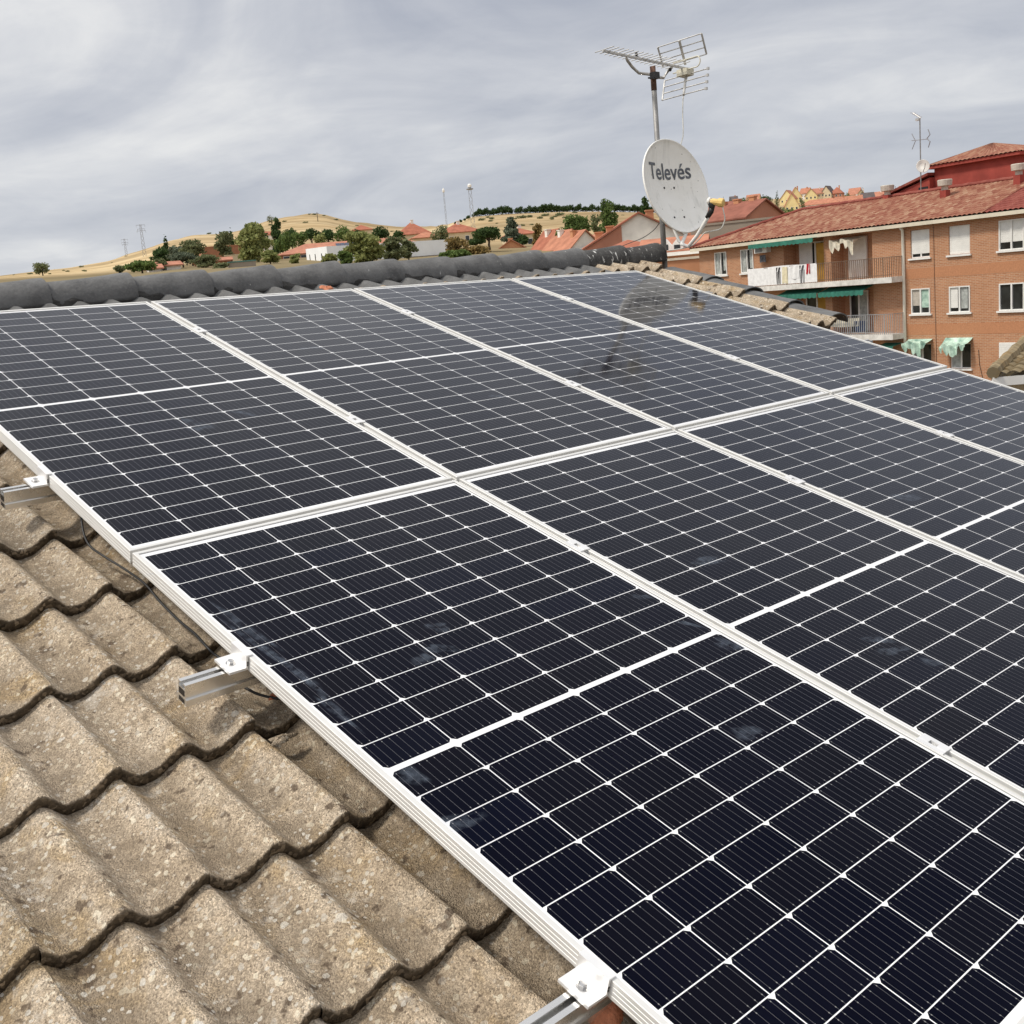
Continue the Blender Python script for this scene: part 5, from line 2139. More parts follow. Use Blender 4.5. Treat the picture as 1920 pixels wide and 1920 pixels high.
def building(name, label, px, py_eave, dist, w, d, py_ridge, roof, wall_m, roof_m, yaw=0.0, wins=None, cat='house', group=None, chims=(), over=0.35, win_m='glass', sky=None, base=None, trim=None):
    """box house; local x across the view, y away from it. roof: gx (ridge along x), gy (ridge along y, gable to the front), hip, flat, mono"""
    b = base or base_at(px, dist)
    ze, zr = z_at(px, py_eave, dist), z_at(px, py_ridge, dist)
    b = Vector((b.x, b.y, min(b.z, ze - 2.4) - 0.4))
    root = thing(name, label, cat, b, yaw_at(px) + math.radians(yaw), group)
    he, hr = ze - b.z, zr - b.z
    W, D = w / 2, d
    mb = MB()
    if roof == 'gy':
        mb.prism([(-W, 0, 0), (W, 0, 0), (W, 0, he), (0, 0, hr), (-W, 0, he)], (0, D, 0))
    elif roof == 'gx':
        mb.prism([(-W, 0, 0), (-W, 0, he), (-W, D / 2, hr), (-W, D, he), (-W, D, 0)], (w, 0, 0))
    elif roof == 'mono':
        mb.prism([(-W, 0, 0), (-W, 0, he), (-W, D, hr), (-W, D, 0)], (w, 0, 0))
    else:
        mb.prism([(-W, 0, 0), (W, 0, 0), (W, D, 0), (-W, D, 0)], (0, 0, he))
    link('wall', mb, M[wall_m], root)
    rb = MB()
    t_ = 0.16
    up = Vector((0, 0, t_))
    if roof == 'gy':
        k_ = (hr - he) / W
        for sg in (-1, 1):
            poly = [Vector((0, -over, hr + .02)), Vector((sg * (W + over), -over, he - k_ * over + .02)), Vector((sg * (W + over), D + over, he - k_ * over + .02)), Vector((0, D + over, hr + .02))]
            rb.prism(poly, up)
    elif roof == 'gx':
        k_ = (hr - he) / (D / 2)
        for y0, y1 in ((-over, D / 2), (D + over, D / 2)):
            poly = [Vector((-W - over, y0, he - k_ * over + .02)), Vector((W + over, y0, he - k_ * over + .02)), Vector((W + over, y1, hr + .02)), Vector((-W - over, y1, hr + .02))]
            rb.prism(poly, up)
    elif roof == 'hip':
        L_ = max(0.0, W - D / 2)
        c4 = [Vector((-W - over, -over, he)), Vector((W + over, -over, he)), Vector((W + over, D + over, he)), Vector((-W - over, D + over, he))]
        r0, r1 = Vector((-L_, D / 2, hr)), Vector((L_, D / 2, hr))
        rb.add([p_ + Vector((0, 0, -t_)) for p_ in c4] + c4 + [r0, r1],
               [(3, 2, 1, 0), (0, 1, 5, 4), (1, 2, 6, 5), (2, 3, 7, 6), (3, 0, 4, 7), (4, 5, 9, 8), (5, 6, 9), (6, 7, 8, 9), (7, 4, 8)])
    elif roof == 'mono':
        rb.prism([Vector((-W - over, -over, he)), Vector((W + over, -over, he)), Vector((W + over, D + over, hr + .05)), Vector((-W - over, D + over, hr + .05))], up)
    else:
        rb.prism([(-W - .08, -.08, he + .003), (W + .08, -.08, he + .003), (W + .08, D + .08, he + .003), (-W - .08, D + .08, he + .003)], (0, 0, max(.15, hr - he)))
    rf = link('roof', rb, M[roof_m], root)
    for cx, cy_, cz in chims:
        cb = MB()
        cb.box((cx, cy_, hr + cz - 1.1), (0.7, 0.6, 2.2))
        cb.box((cx, cy_, hr + cz + 0.06), (0.85, 0.75, 0.12))
        link('chimney', cb, M['w_orange' if wall_m != 'w_cream' else 'w_white'], rf)
    if trim:
        tb = MB()
        tb.box((0, -over - .02, he - .12), (w + 2 * over, 0.06, 0.24))
        link('fascia', tb, M[trim], root)
    for (x, z, ww, hh, side) in (wins or ()):
        fb, pb = MB(), MB()
        if side == 'f':
            fb.box((x, -0.02, he + z), (ww + .16, 0.05, hh + .16))
            pb.box((x, -0.05, he + z), (ww, 0.03, hh))
        else:
            sx = W if side == 'r' else -W
            sg = 1 if side == 'r' else -1
            fb.box((sx + .02 * sg, x, he + z), (0.05, ww + .16, hh + .16))
            pb.box((sx + .05 * sg, x, he + z), (0.03, ww, hh))
        w_ = link('window', fb, M['white'], root)
        link('pane', pb, M[win_m], w_)
    return root


# --- row of gabled houses on the right, behind the ridge
big = building('row_house', 'nearest big row house with wide stained gable, brick on its left half, beside the mast', 1203, 458, 110, 10.6, 13, 400, 'gy', 'w_white', 'rf_red', 7,
               chims=((-2.6, 2.2, -.9), (-3.4, 6, -1.2), (1.2, 1.0, .2)), cat='house', group='gabled row houses behind the ridge', over=.3)
he_, hr_ = z_at(1203, 458, 110) - big.location.z, z_at(1203, 400, 110) - big.location.z
mb = MB()
kx_ = (hr_ - he_) / 5.3
mb.prism([(-5.28, -.03, .2), (-1.7, -.03, .2), (-1.7, -.03, he_ + kx_ * 3.6 - .03), (-5.28, -.03, he_ - .03)], (0, -.05, 0))
link('brick_face', mb, M['w_redbrown'], big)
mb = MB()
mb.box((-5.6, -.22, he_ - .35), (1.6, .35, .4))
link('eave_end', mb, M['white'], big)
for k_, (px, lab, wm, rm) in enumerate(((1101, 'row house with plain pale gable left of the biggest gable', 'w_white', 'rf_orange'),
                                        (1076, 'second row house left of the biggest gable, orange slope with white eaves', 'w_cream', 'rf_orange'),
                                        (1051, 'third row house left of the biggest gable, with a dark red slope', 'w_cream', 'rf_red'))):
    D_ = 150 + 8 * k_
    building('row_house', lab, px, 464, D_, 5.0, 3.4, 432 - k_, 'gy', wm, rm, 34, chims=((-.7, 1.6, .1),), group='gabled row houses behind the ridge', trim='white')
building('terrace_house', 'pale red roof in the gap between the row houses', 1128, 452, 175, 6.5, 8, 438, 'gx', 'w_brick', 'rf_pink', -20, chims=((-1, 3.5, .3),))
building('low_roofed_house', 'low red hipped roof just left of the mast foot', 1212, 472, 86, 5.0, 7, 443, 'hip', 'w_brick', 'rf_red', 22)
dh = building('dormer_house', 'low red roofed house with two small white dormers, right of the mast', 1262, 473, 80, 4.2, 7, 446, 'gx', 'w_orange', 'rf_orange', -4, trim='white')
for px in (1253, 1275):
    b = at(px, 466, 80)
    mb = MB()
    o_ = dh.matrix_basis.inverted() @ b
    mb.prism([(o_.x - .42, 0.0, o_.z - .5), (o_.x + .42, 0.0, o_.z - .5), (o_.x + .42, 0.0, o_.z + .15), (o_.x, 0.0, o_.z + .62), (o_.x - .42, 0.0, o_.z + .15)], (0, 2.6, 0))
    d_ = link('dormer', mb, M['white'], dh)
    mb = MB()
    mb.box((o_.x, -0.02, o_.z - .05), (.42, .03, .5))
    link('pane', mb, M['glass'], d_)
building('brick_annex', 'flat topped brick annex below the dormers, left of the apartment building', 1280, 487, 74, 3.4, 6, 485, 'flat', 'w_orange', 'cream', -4, cat='building')
gh = building('gable_house', 'big red brown house with gable end and chimneys behind the dish converter', 1340, 415, 132, 9.0, 7.4, 384, 'gx', 'w_redbrown', 'rf_brown', -38,
              chims=((-0.9, 3.4, .3), (0.9, 3.6, .4), (2.9, 3.8, .5)))
building('gable_house', 'red roof with pale verge just behind the dish converter', 1318, 412, 146, 6.0, 8, 383, 'gx', 'w_redbrown', 'rf_brown', -38, trim='w_white')
building('grey_building', 'plain grey brown wall building below the red brown gable house', 1376, 418, 118, 8.4, 8, 414, 'flat', 'w_grey', 'w_grey', -10, cat='building')

# --- houses in the middle distance
building('gable_cottage', 'orange rendered cottage with a broad gable beyond the ridge, beside the stone pine', 962, 477, 190, 7.6, 9, 450, 'gy', 'w_orange', 'rf_orange', 4, wins=((-.6, -1.5, .7, .9, 'f'),), chims=((0.2, 4, .4),))
building('cream_house', 'tall cream house with red roof peeping out right of the grey cedar', 984, 438, 235, 6.0, 8, 424, 'hip', 'w_cream', 'rf_red', 10, wins=((1.6, -1.7, .9, 1.2, 'f'),), chims=((0.2, 4, .4),))
mh = building('cream_villa', 'cream villa with red hipped roof and dark roof panels left of the stone pine', 872, 434, 270, 9.4, 9, 415, 'hip', 'w_cream', 'rf_red', 14, wins=((-2.6, -1.6, .9, 1.2, 'f'), (1.2, -1.6, .9, 1.2, 'f')), chims=((0.2, 4, .4),))
building('hip_house', 'house with two stepped red hipped roofs above the white warehouse', 783, 438, 300, 8.6, 9, 413, 'hip', 'w_cream', 'rf_red', 8, chims=((0.2, 4, .4),))
building('hip_house', 'small red hipped roof peeping above the trees, left of the stepped red roofs', 687, 430, 320, 5.4, 7, 419, 'hip', 'w_cream', 'rf_red', 5)
building('hip_house', 'lower red roof wing in front of the stepped red roofs', 806, 444, 285, 7.4, 7, 432, 'hip', 'w_cream', 'rf_orange', 8)
bh = building('school_building', 'long brick building with pale red hipped roof behind the warehouse', 668, 467, 215, 28.0, 11, 447, 'hip', 'w_brick', 'rf_pink', 7,
              wins=[(-12.6, -1.0, 1.0, 1.2, 'f'), (-9.0, -1.2, 1.9, 1.7, 'f'), (-6, -1.2, 1.4, 1.2, 'f')], cat='building')
mb = MB()
he_ = z_at(668, 467, 215) - bh.location.z
hr_ = z_at(668, 447, 215) - bh.location.z
for k_ in range(5):
    y0 = 2.6
    zz2 = he_ + (hr_ - he_) * y0 / 5.5
    mb.box((-2.6 + .86 * k_, y0, zz2 + .16), (.78, 2.6, .06), ((1, 0, 0), Vector((0, 5.5, hr_ - he_)).normalized(), Vector((0, -(hr_ - he_), 5.5)).normalized()))
link('roof_panels', mb, M['pv_far'], bh)


def warehouse():
    D_ = 150
    c0 = at(612, 462, D_)
    b = base_at(612, D_)
    b = Vector((c0.x, c0.y, b.z - 1.0))
    root = thing('warehouse', 'long pale metal warehouse with small slit windows behind the ridge', 'warehouse', b)
    e1 = at(846, 448.5, D_ * 1.16)      # far right top corner
    e2_ = at(573, 467, D_ * 1.10)       # left end of the end wall
    for p_ in (e1, e2_):
        p_.z = p_.z
    mb = MB()
    for a_, c_ in ((c0, e1), (c0, e2_)):
        mb.add([Vector((a_.x, a_.y, b.z - 3)), Vector((c_.x, c_.y, b.z - 3)), c_, a_], [(0, 1, 2, 3)])
    e3_ = e1 + (e2_ - c0)
    mb.add([Vector((e1.x, e1.y, b.z - 3)), Vector((e3_.x, e3_.y, b.z - 3)), e3_, e1], [(0, 1, 2, 3)])
    mb.add([Vector((e2_.x, e2_.y, b.z - 3)), Vector((e3_.x, e3_.y, b.z - 3)), e3_, e2_], [(0, 1, 2, 3)])
    link('wall', mb, M['w_metal'], root, b)
    mb = MB()
    mid_ = (e2_ + c0) / 2
    mb.add([c0, e1, e3_, e2_], [(0, 1, 2, 3)])
    link('roof', mb, M['w_metal'], root, b)
    d2 = (e1 - c0).normalized()
    n2 = Vector((-d2.y, d2.x, 0))
    if n2 @ Vector(RW[:, 2]) > 0:
        n2 = -n2
    mb = MB()
    zb_ = b.z
    L2 = (e1 - c0).length
    mb.box(c0 + d2 * L2 * .80 + n2 * .04 + Vector((0, 0, -2.75)), (L2 * .38, .06, 1.1), (d2, n2, (0, 0, 1)))
    link('plinth_band', mb, M['w_grey'], root, b)
    d3 = (e2_ - c0)
    n3 = Vector((d3.y, -d3.x, 0)).normalized()
    if n3 @ Vector(RW[:, 2]) > 0:
        n3 = -n3
    for t in (.25, .55, .82):
        mb = MB()
        mb.box(c0 + d3 * t + n3 * .03 + Vector((0, 0, -1.5)), (.35, .06, 1.3), (d3.normalized(), n3, (0, 0, 1)))
        link('window', mb, M['glass'], root, b)


warehouse()
building('brick_block', 'low flat brick block with cream wall on the left slope', 426, 462, 225, 8.6, 8, 460, 'flat', 'w_brick', 'w_brick', 6, cat='building')
building('garden_wall', 'low cream wall in front of the flat brick block', 452, 478, 200, 5.0, .4, 476.5, 'flat', 'w_cream', 'w_cream', 4, cat='wall')
building('small_house', 'small white house with pale orange roof low on the left, above the ridge caps', 316, 498, 165, 3.4, 4, 491, 'gx', 'w_white', 'rf_pink', 10, wins=((-.6, -.7, .6, .6, 'f'),))
building('shed', 'tiny white shed with red roof among dark bushes at far left', 290, 503, 160, 1.6, 2, 497, 'gx', 'w_white', 'rf_pink', 10, cat='shed')
building('small_house', 'small orange roof below the flat brick block', 400, 490, 185, 5.6, 5, 484, 'gx', 'w_brick', 'rf_pink', 0)
building('canopy', 'flat teal sheet canopy just above the ridge caps on the left', 455, 491, 150, 3.4, 3, 489, 'flat', 'w_grey', 'teal', 4, cat='canopy')
building('hut', 'small orange hut with pale wall at the right foot of the warehouse', 890, 484, 140, 2.4, 3, 480, 'gx', 'w_orange', 'w_white', 0, cat='hut')
building('hill_house', 'small red house tucked between the trees above the brick building', 507, 440, 330, 4.0, 6, 433, 'gx', 'w_white', 'rf_red', 20)

# --- hillside town on the right
TOWN = [  # px, py_eave, py_ridge, width px, roof, wall, roof mat, label
    (1415, 378, 364, 24, 'gx', 'w_yellow', 'rf_pink', 'pale yellow house alone at the left end of the hillside town'),
    (1382, 374, 367, 14, 'gx', 'w_grey', 'rf_dark', 'slate roofed house leftmost on the hill, above the red brown gable'),
    (1480, 372, 356, 26, 'gy', 'w_yellow', 'rf_orange', 'bright yellow house with steep gable in the hillside town'),
    (1497, 368, 350, 22, 'gy', 'w_yellow', 'rf_pink', 'tallest yellow gable of the hillside town'),
    (1489, 385, 362, 26, 'gy', 'w_yellow', 'rf_orange', 'yellow house with tan roof in front of the steep yellow gable'),
    (1512, 362, 352, 16, 'gx', 'w_white', 'rf_orange', 'white house with orange roof right of the tallest yellow gable'),
    (1525, 366, 353, 22, 'gy', 'w_yellow', 'rf_pink', 'cream gable near the middle of the hillside town'),
    (1540, 362, 352, 22, 'gx', 'w_cream', 'rf_pink', 'cream house with pale red roof in the middle of the hillside town'),
    (1553, 362, 348, 20, 'gy', 'w_cream', 'rf_dark', 'house with dark roof on the crest of the hillside town'),
    (1572, 362, 349, 22, 'hip', 'w_redbrown', 'rf_red', 'red brown house on the crest of the hillside town'),
    (1540, 382, 372, 70, 'hip', 'w_white', 'rf_orange', 'long low white terrace with orange roof at the front of the hillside town'),
    (1580, 378, 368, 44, 'hip', 'w_grey', 'rf_orange', 'low grey house with wide orange roof right of the long terrace'),
    (1604, 364, 352, 20, 'gx', 'w_white', 'rf_pink', 'white house with pale red roof right of the red brown house'),
    (1618, 366, 355, 18, 'gy', 'w_cream', 'rf_orange', 'small cream gable on the right of the hillside town'),
    (1632, 372, 360, 22, 'gx', 'w_white', 'rf_dark', 'white house with slate roof on the right of the hillside town'),
    (1648, 371, 359, 20, 'gx', 'w_cream', 'rf_pink', 'cream house left of the roof vent on the hill'),
    (1655, 378, 370, 30, 'gx', 'w_white', 'rf_pink', 'low white house just above the apartment roof, right of the slate roof'),
    (1605, 378, 366, 30, 'gx', 'w_cream', 'rf_orange', 'cream house with orange roof below the pale red roofs'),
    (1700, 356, 347, 20, 'gx', 'w_cream', 'rf_pink', 'cream house at the far right end of the hillside town'),
]


def dist_for(px, y):
    d_ = 240
    while d_ < 795:
        b_ = base_at(px, d_)
        if z_at(px, y, d_) <= b_.z:
            break
        d_ += 6
    return d_


q = random.Random(31)
for i, (px, pe, pr_, wp, rf_, wm, rm, lab) in enumerate(TOWN):
    D_ = dist_for(px, pe + 13)
    w = wp * wpx(px, D_)
    he_ = (z_at(px, pe, D_) - base_at(px, D_).z)
    wn = []
    for k_ in range(max(1, int(w / 2.0))):
        wn.append((-w / 2 + w * (k_ + .5) / max(1, int(w / 2.0)), -1.3, .8, 1.0, 'f'))
    building('town_house', lab, px, pe, D_, w, q.uniform(7, 9), pr_, rf_, wm, rm, q.uniform(-22, 14), wins=wn, group='houses of the hillside town', chims=((w * .2, 3.5, .5),) if i % 2 else ())


# --- trees
def leaf_mesh(blobs, n, size, seed, up=0.0):
    g = np.random.default_rng(seed)
    vol = np.array([b[3] * b[4] * b[5] for b in blobs]) ** 0.75
    idx = g.choice(len(blobs), n, p=vol / vol.sum())
    B = np.array(blobs)[idx]
    d = g.normal(size=(n, 3))
    d /= np.linalg.norm(d, axis=1)[:, None]
    rad = 0.30 + 0.88 * g.random(n) ** 0.6
    c = B[:, :3] + d * B[:, 3:6] * rad[:, None]
    a = g.normal(size=(n, 3)) + d * 0.4
    a[:, 2] += up
    a /= np.linalg.norm(a, axis=1)[:, None]
    b = np.cross(a, g.normal(size=(n, 3)))
    b /= np.linalg.norm(b, axis=1)[:, None]
    s = size * (0.55 + 0.9 * g.random(n))[:, None]
    v = np.stack([c - a * s - b * s * .15, c + b * s * .62, c + a * s, c - b * s * .62], 1).reshape(-1, 3)
    mb = MB()
    mb.v = [tuple(p_) for p_ in v]
    mb.f = [(4 * i, 4 * i + 1, 4 * i + 2, 4 * i + 3) for i in range(n)]
    mb.mi = [0] * n
    return mb


def crown_blobs(kind, w, h, z0, q_):
    R_ = w / 2
    out = []
    if kind == 'cypress':
        for k_ in range(9):
            t = k_ / 8
            r_ = R_ * (1 - t) ** 0.7 * (0.75 + .5 * min(1, t * 4)) + .05
            out.append((q_.uniform(-.06, .06) * R_, q_.uniform(-.06, .06) * R_, z0 + h * (.04 + .9 * t), r_, r_, h * .10))
    elif kind == 'poplar':
        for c_ in (-.28, .26):
            for k_ in range(7):
                t = k_ / 6
                r_ = R_ * (.34 + .22 * math.sin(math.pi * min(1, t * 1.1 + .1)))
                out.append((c_ * w * .55 + q_.uniform(-.1, .1) * R_, q_.uniform(-.3, .3) * R_, z0 + h * (.06 + .88 * t) * (1 if c_ > 0 else .93), r_, r_, h * .12))
    elif kind == 'umbrella':
        for k_ in range(11):
            a_, r_ = q_.uniform(0, 6.28), q_.uniform(.1, .72) * R_
            out.append((math.cos(a_) * r_, math.sin(a_) * r_, z0 + h * (.62 - .28 * (r_ / R_) ** 2 + q_.uniform(-.08, .10)), R_ * .42, R_ * .42, h * .27))
    elif kind == 'conifer':
        for k_ in range(14):
            t = k_ / 13
            a_ = q_.uniform(0, 6.28)
            r_ = R_ * (.62 * (1 - t * .8))
            out.append((math.cos(a_) * r_ * .7, math.sin(a_) * r_ * .7, z0 + h * (.08 + .86 * t), R_ * (.55 - .36 * t), R_ * (.55 - .36 * t), h * .10))
    elif kind == 'loose':
        for k_ in range(18):
            a_, r_ = q_.uniform(0, 6.28), q_.uniform(.1, .80) * R_
            t = .06 + .88 * k_ / 17
            s_ = (1 - abs(t - .45) * .9)
            out.append((math.cos(a_) * r_ * s_, math.sin(a_) * r_ * s_, z0 + h * t, R_ * q_.uniform(.28, .44), R_ * q_.uniform(.28, .44), h * q_.uniform(.10, .18)))
    else:
        for k_ in range(20):
            a_, b_ = q_.uniform(0, 6.28), q_.uniform(-.9, 1.2)
            r_ = R_ * q_.uniform(.45, .78)
            out.append((math.cos(a_) * math.cos(b_) * r_, math.sin(a_) * math.cos(b_) * r_, z0 + h * (.48 + .33 * math.sin(b_)), R_ * q_.uniform(.22, .46), R_ * q_.uniform(.22, .46), h * q_.uniform(.10, .24)))
    return out


def make_tree(name, label, px, py_top, dist, wp, kind, mat, n=900, crown_frac=0.85, seed=0, cat='tree', group=None, py_base=None, ls=None):
    q_ = random.Random(seed * 7 + 3)
    b = base_at(px, dist)
    zt_ = z_at(px, py_top, dist)
    if py_base:
        b.z = min(b.z, z_at(px, py_base, dist))
    b.z = min(b.z, zt_ - 1.0)
    H = zt_ - b.z
    w = wp * 1.22 * wpx(px, dist)
    root = thing(name, label, cat, b, q_.uniform(0, 6.28), group)
    hc = H * crown_frac
    z0 = H - hc
    bl = crown_blobs(kind, w, hc, z0, q_)
    size = ls or max(0.17 if dist < 200 else 0.24, math.sqrt(w * hc) * 0.050)
    n = int(n * 1.5)
    cm = leaf_mesh(bl, n, size, seed + 5, 0.5 if kind in ('cypress', 'poplar') else 0.0)
    link('crown', cm, M[mat], root)
    mb = MB()
    r0 = max(0.05, w * .035)
    mb.tube([(0, 0, -.5), (0.02 * w, 0, H * .3), (-.02 * w, 0.01 * w, H * .62), (0, 0, H * .86)], [r0, r0 * .8, r0 * .5, r0 * .15], 7)
    if kind not in ('cypress', 'poplar'):
        for k_ in range(6):
            bb = bl[k_ * 2 % len(bl)]
            zs_ = H * q_.uniform(.32, .55)
            mb.tube([(0, 0, zs_), (bb[0] * .5, bb[1] * .5, (zs_ + bb[2]) / 2 + .05 * H), (bb[0], bb[1], bb[2])], [r0 * .45, r0 * .3, r0 * .1], 5)
    link('trunk', mb, M['bark'], root)
    return root


# px, py_top, dist, width px, kind, material, leaves, crown fraction, label, name
TREES = [
    (78, 491, 330, 30, 'round', 'lf_olive', 700, .9, 'lone bush on the skyline at the far left', 'bush'),
    (222, 497, 170, 20, 'round', 'lf_olive', 400, .9, 'small bush behind the ridge, left of the dark green shrub', 'bush'),
    (266, 488, 150, 48, 'round', 'lf_green', 1100, .9, 'dark green shrub left of the small white house', 'shrub'),
    (300, 486, 165, 26, 'loose', 'lf_olive', 600, .85, 'olive tree right above the tiny white shed', 'olive_tree'),
    (316, 439, 260, 12, 'cypress', 'lf_pine', 500, .95, 'slim cypress standing at the left, right of the two pylons', 'cypress'),
    (303, 463, 230, 36, 'round', 'lf_pine', 900, .85, 'dark rounded tree at the foot of the left cypress', 'tree'),
    (334, 461, 225, 34, 'round', 'lf_grey', 900, .85, 'grey green tree right of the left cypress', 'tree'),
    (362, 452, 215, 52, 'loose', 'lf_olive', 1500, .85, 'wide loose olive green tree left of the flat brick block', 'tree'),
    (344, 472, 180, 44, 'round', 'lf_grey', 1200, .85, 'grey green tree behind the small white house', 'tree'),
    (386, 480, 165, 50, 'loose', 'lf_olive', 1200, .9, 'low olive scrub tree just above the ridge caps, left of the teal canopy', 'tree'),
    (428, 436, 220, 36, 'loose', 'lf_olive', 1100, .8, 'thin leaved tree in front of the flat brick block', 'tree'),
    (413, 494, 150, 30, 'loose', 'lf_olive', 600, .9, 'low scrub below the thin leaved tree', 'bush'),
    (441, 429, 250, 11, 'cypress', 'lf_pine', 500, .95, 'slim cypress right of the thin leaved tree', 'cypress'),
    (478, 425, 190, 66, 'loose', 'lf_willow', 2600, .92, 'tall yellow green tree on the left, right of the second cypress', 'tree'),
    (490, 424, 235, 34, 'round', 'lf_pine', 900, .7, 'dark pine crown behind the tall yellow green tree', 'pine_tree'),
    (508, 470, 160, 34, 'loose', 'lf_willow', 1200, .9, 'yellow green bushy tree left of the brick building end', 'tree'),
    (528, 410, 245, 34, 'conifer', 'lf_pine', 1300, .88, 'tallest dark conifer above the end of the brick building', 'conifer'),
    (521, 448, 250, 9, 'cypress', 'lf_pine', 350, .95, 'narrow dark cypress beside the brick building end', 'cypress'),
    (540, 432, 240, 34, 'round', 'lf_green', 900, .85, 'mid green tree in front of the tallest conifer', 'tree'),
    (553, 427, 280, 32, 'umbrella', 'lf_pine', 700, .7, 'first dark pine crown from the left above the pale red roof', 'pine_tree'),
    (568, 432, 262, 30, 'round', 'lf_green', 700, .85, 'light green tree between the pine crowns above the pale red roof', 'tree'),
    (590, 427, 280, 30, 'umbrella', 'lf_pine', 700, .7, 'second dark pine crown from the left above the pale red roof', 'pine_tree'),
    (607, 432, 262, 22, 'round', 'lf_willow', 500, .85, 'pale small tree between the pine crowns', 'tree'),
    (622, 428, 280, 34, 'umbrella', 'lf_pine', 800, .7, 'third dark pine crown from the left above the pale red roof', 'pine_tree'),
    (652, 422, 275, 36, 'round', 'lf_green', 900, .85, 'green tree left of the small red hipped roof', 'tree'),
    (674, 428, 265, 24, 'round', 'lf_pine', 500, .85, 'dark green tree in front of the small red hipped roof', 'tree'),
    (718, 422, 275, 32, 'umbrella', 'lf_pine', 800, .75, 'dark stone pine right of the small red hipped roof', 'pine_tree'),
    (752, 431, 270, 26, 'umbrella', 'lf_pine', 600, .75, 'dark pine left of the stepped red roofs', 'pine_tree'),
    (682, 437, 118, 72, 'loose', 'lf_willow', 3600, .95, 'large pale willow in front of the warehouse', 'willow'),
    (742, 446, 122, 42, 'loose', 'lf_olive', 2000, .95, 'olive green tree right of the large willow, before the warehouse', 'tree'),
    (768, 450, 128, 32, 'loose', 'lf_olive', 700, .85, 'thin branching crown at the right edge of the olive green tree', 'tree'),
    (649, 472, 112, 26, 'loose', 'lf_green', 900, .95, 'small green tree at the left foot of the large willow', 'tree'),
    (618, 478, 110, 28, 'loose', 'lf_willow', 700, .95, 'pale shrub in front of the warehouse corner', 'shrub'),
    (556, 478, 140, 20, 'loose', 'lf_willow', 900, .95, 'yellowish shrub before the brick building end', 'shrub'),
    (832, 426, 260, 36, 'loose', 'lf_olive', 900, .9, 'olive tree between the stepped roofs and the cream villa', 'tree'),
    (858, 446, 150, 46, 'loose', 'lf_autumn', 1100, .95, 'brownish autumn tree right of the warehouse', 'tree'),
    (845, 470, 125, 34, 'round', 'lf_green', 700, .9, 'green bush at the right end of the warehouse', 'bush'),
    (896, 462, 150, 50, 'loose', 'lf_autumn', 1000, .95, 'yellow brown scrub below the stone pine', 'bush'),
    (866, 468, 122, 30, 'round', 'lf_green', 600, .9, 'small round green tree before the brown autumn tree', 'tree'),
    (922, 425, 165, 62, 'umbrella', 'lf_pine', 2200, .62, 'broad dark stone pine with bare trunk in the middle', 'pine_tree'),
    (897, 446, 170, 34, 'umbrella', 'lf_pine', 800, .6, 'lower dark pine left of the broad stone pine', 'pine_tree'),
    (964, 408, 215, 46, 'conifer', 'lf_grey', 1900, .92, 'grey green cedar behind the orange cottage', 'cedar'),
    (984, 440, 212, 20, 'round', 'lf_pine', 500, .9, 'dark tree between the cedar and the cream house', 'tree'),
    (1013, 422, 200, 22, 'loose', 'lf_autumn', 900, .95, 'narrow autumn coloured tree right of the cream house', 'tree'),
    (1034, 446, 190, 20, 'round', 'lf_olive', 450, .9, 'pale bush between the autumn tree and the row houses', 'bush'),
    (1086, 400, 165, 44, 'round', 'lf_green', 1700, .8, 'dense green tree behind the row house roofs', 'tree'),
    (1056, 428, 160, 28, 'round', 'lf_green', 700, .85, 'green tree above the leftmost row house', 'tree'),
    (1146, 377, 220, 34, 'poplar', 'lf_green', 1500, .96, 'twin topped poplar behind the white gable', 'poplar'),
    (1124, 404, 215, 22, 'loose', 'lf_olive', 500, .9, 'thin tree left of the twin topped poplar', 'tree'),
    (1216, 371, 170, 34, 'conifer', 'lf_pine', 1100, .9, 'dark tree partly hidden behind the left rim of the dish', 'tree'),
    (1462, 354, 650, 7, 'cypress', 'lf_pine', 260, .95, 'cypress left of the steep yellow house', 'cypress'),
    (1440, 364, 650, 22, 'round', 'lf_pine', 400, .9, 'dark green tree between the lone yellow house and the cypress', 'tree'),
    (1402, 366, 650, 18, 'round', 'lf_green', 350, .9, 'tree left of the lone pale yellow house', 'tree'),
    (1363, 366, 650, 5, 'cypress', 'lf_pine', 160, .95, 'tiny cypress above the red roof right of the converter', 'cypress'),
    (1376, 369, 650, 5, 'cypress', 'lf_pine', 160, .95, 'tiny cypress next to the slate roofed house', 'cypress'),
    (1508, 372, 520, 14, 'loose', 'lf_olive', 350, .95, 'olive tree in front of the tallest yellow gable', 'tree'),
    (1460, 386, 430, 40, 'round', 'lf_olive', 600, .9, 'scrubby bush below the lone pale yellow house', 'bush'),
    (1490, 390, 400, 44, 'round', 'lf_green', 600, .9, 'green bushes below the bright yellow houses', 'bush'),
    (1592, 360, 650, 10, 'round', 'lf_green', 250, .9, 'small tree right of the red brown house on the crest', 'tree'),
    (1621, 349, 650, 5, 'cypress', 'lf_pine', 160, .95, 'thin cypress among the right hand town houses', 'cypress'),
    (1682, 346, 650, 5, 'cypress', 'lf_pine', 160, .95, 'thin cypress right of the roof vent', 'cypress'),
    (1690, 354, 650, 30, 'loose', 'lf_green', 500, .9, 'green trees between the vent and the red stair tower', 'tree'),
    (520, 402, 700, 18, 'round', 'lf_olive', 250, .95, 'small bush on the left shoulder of the straw hill', 'bush'),
]
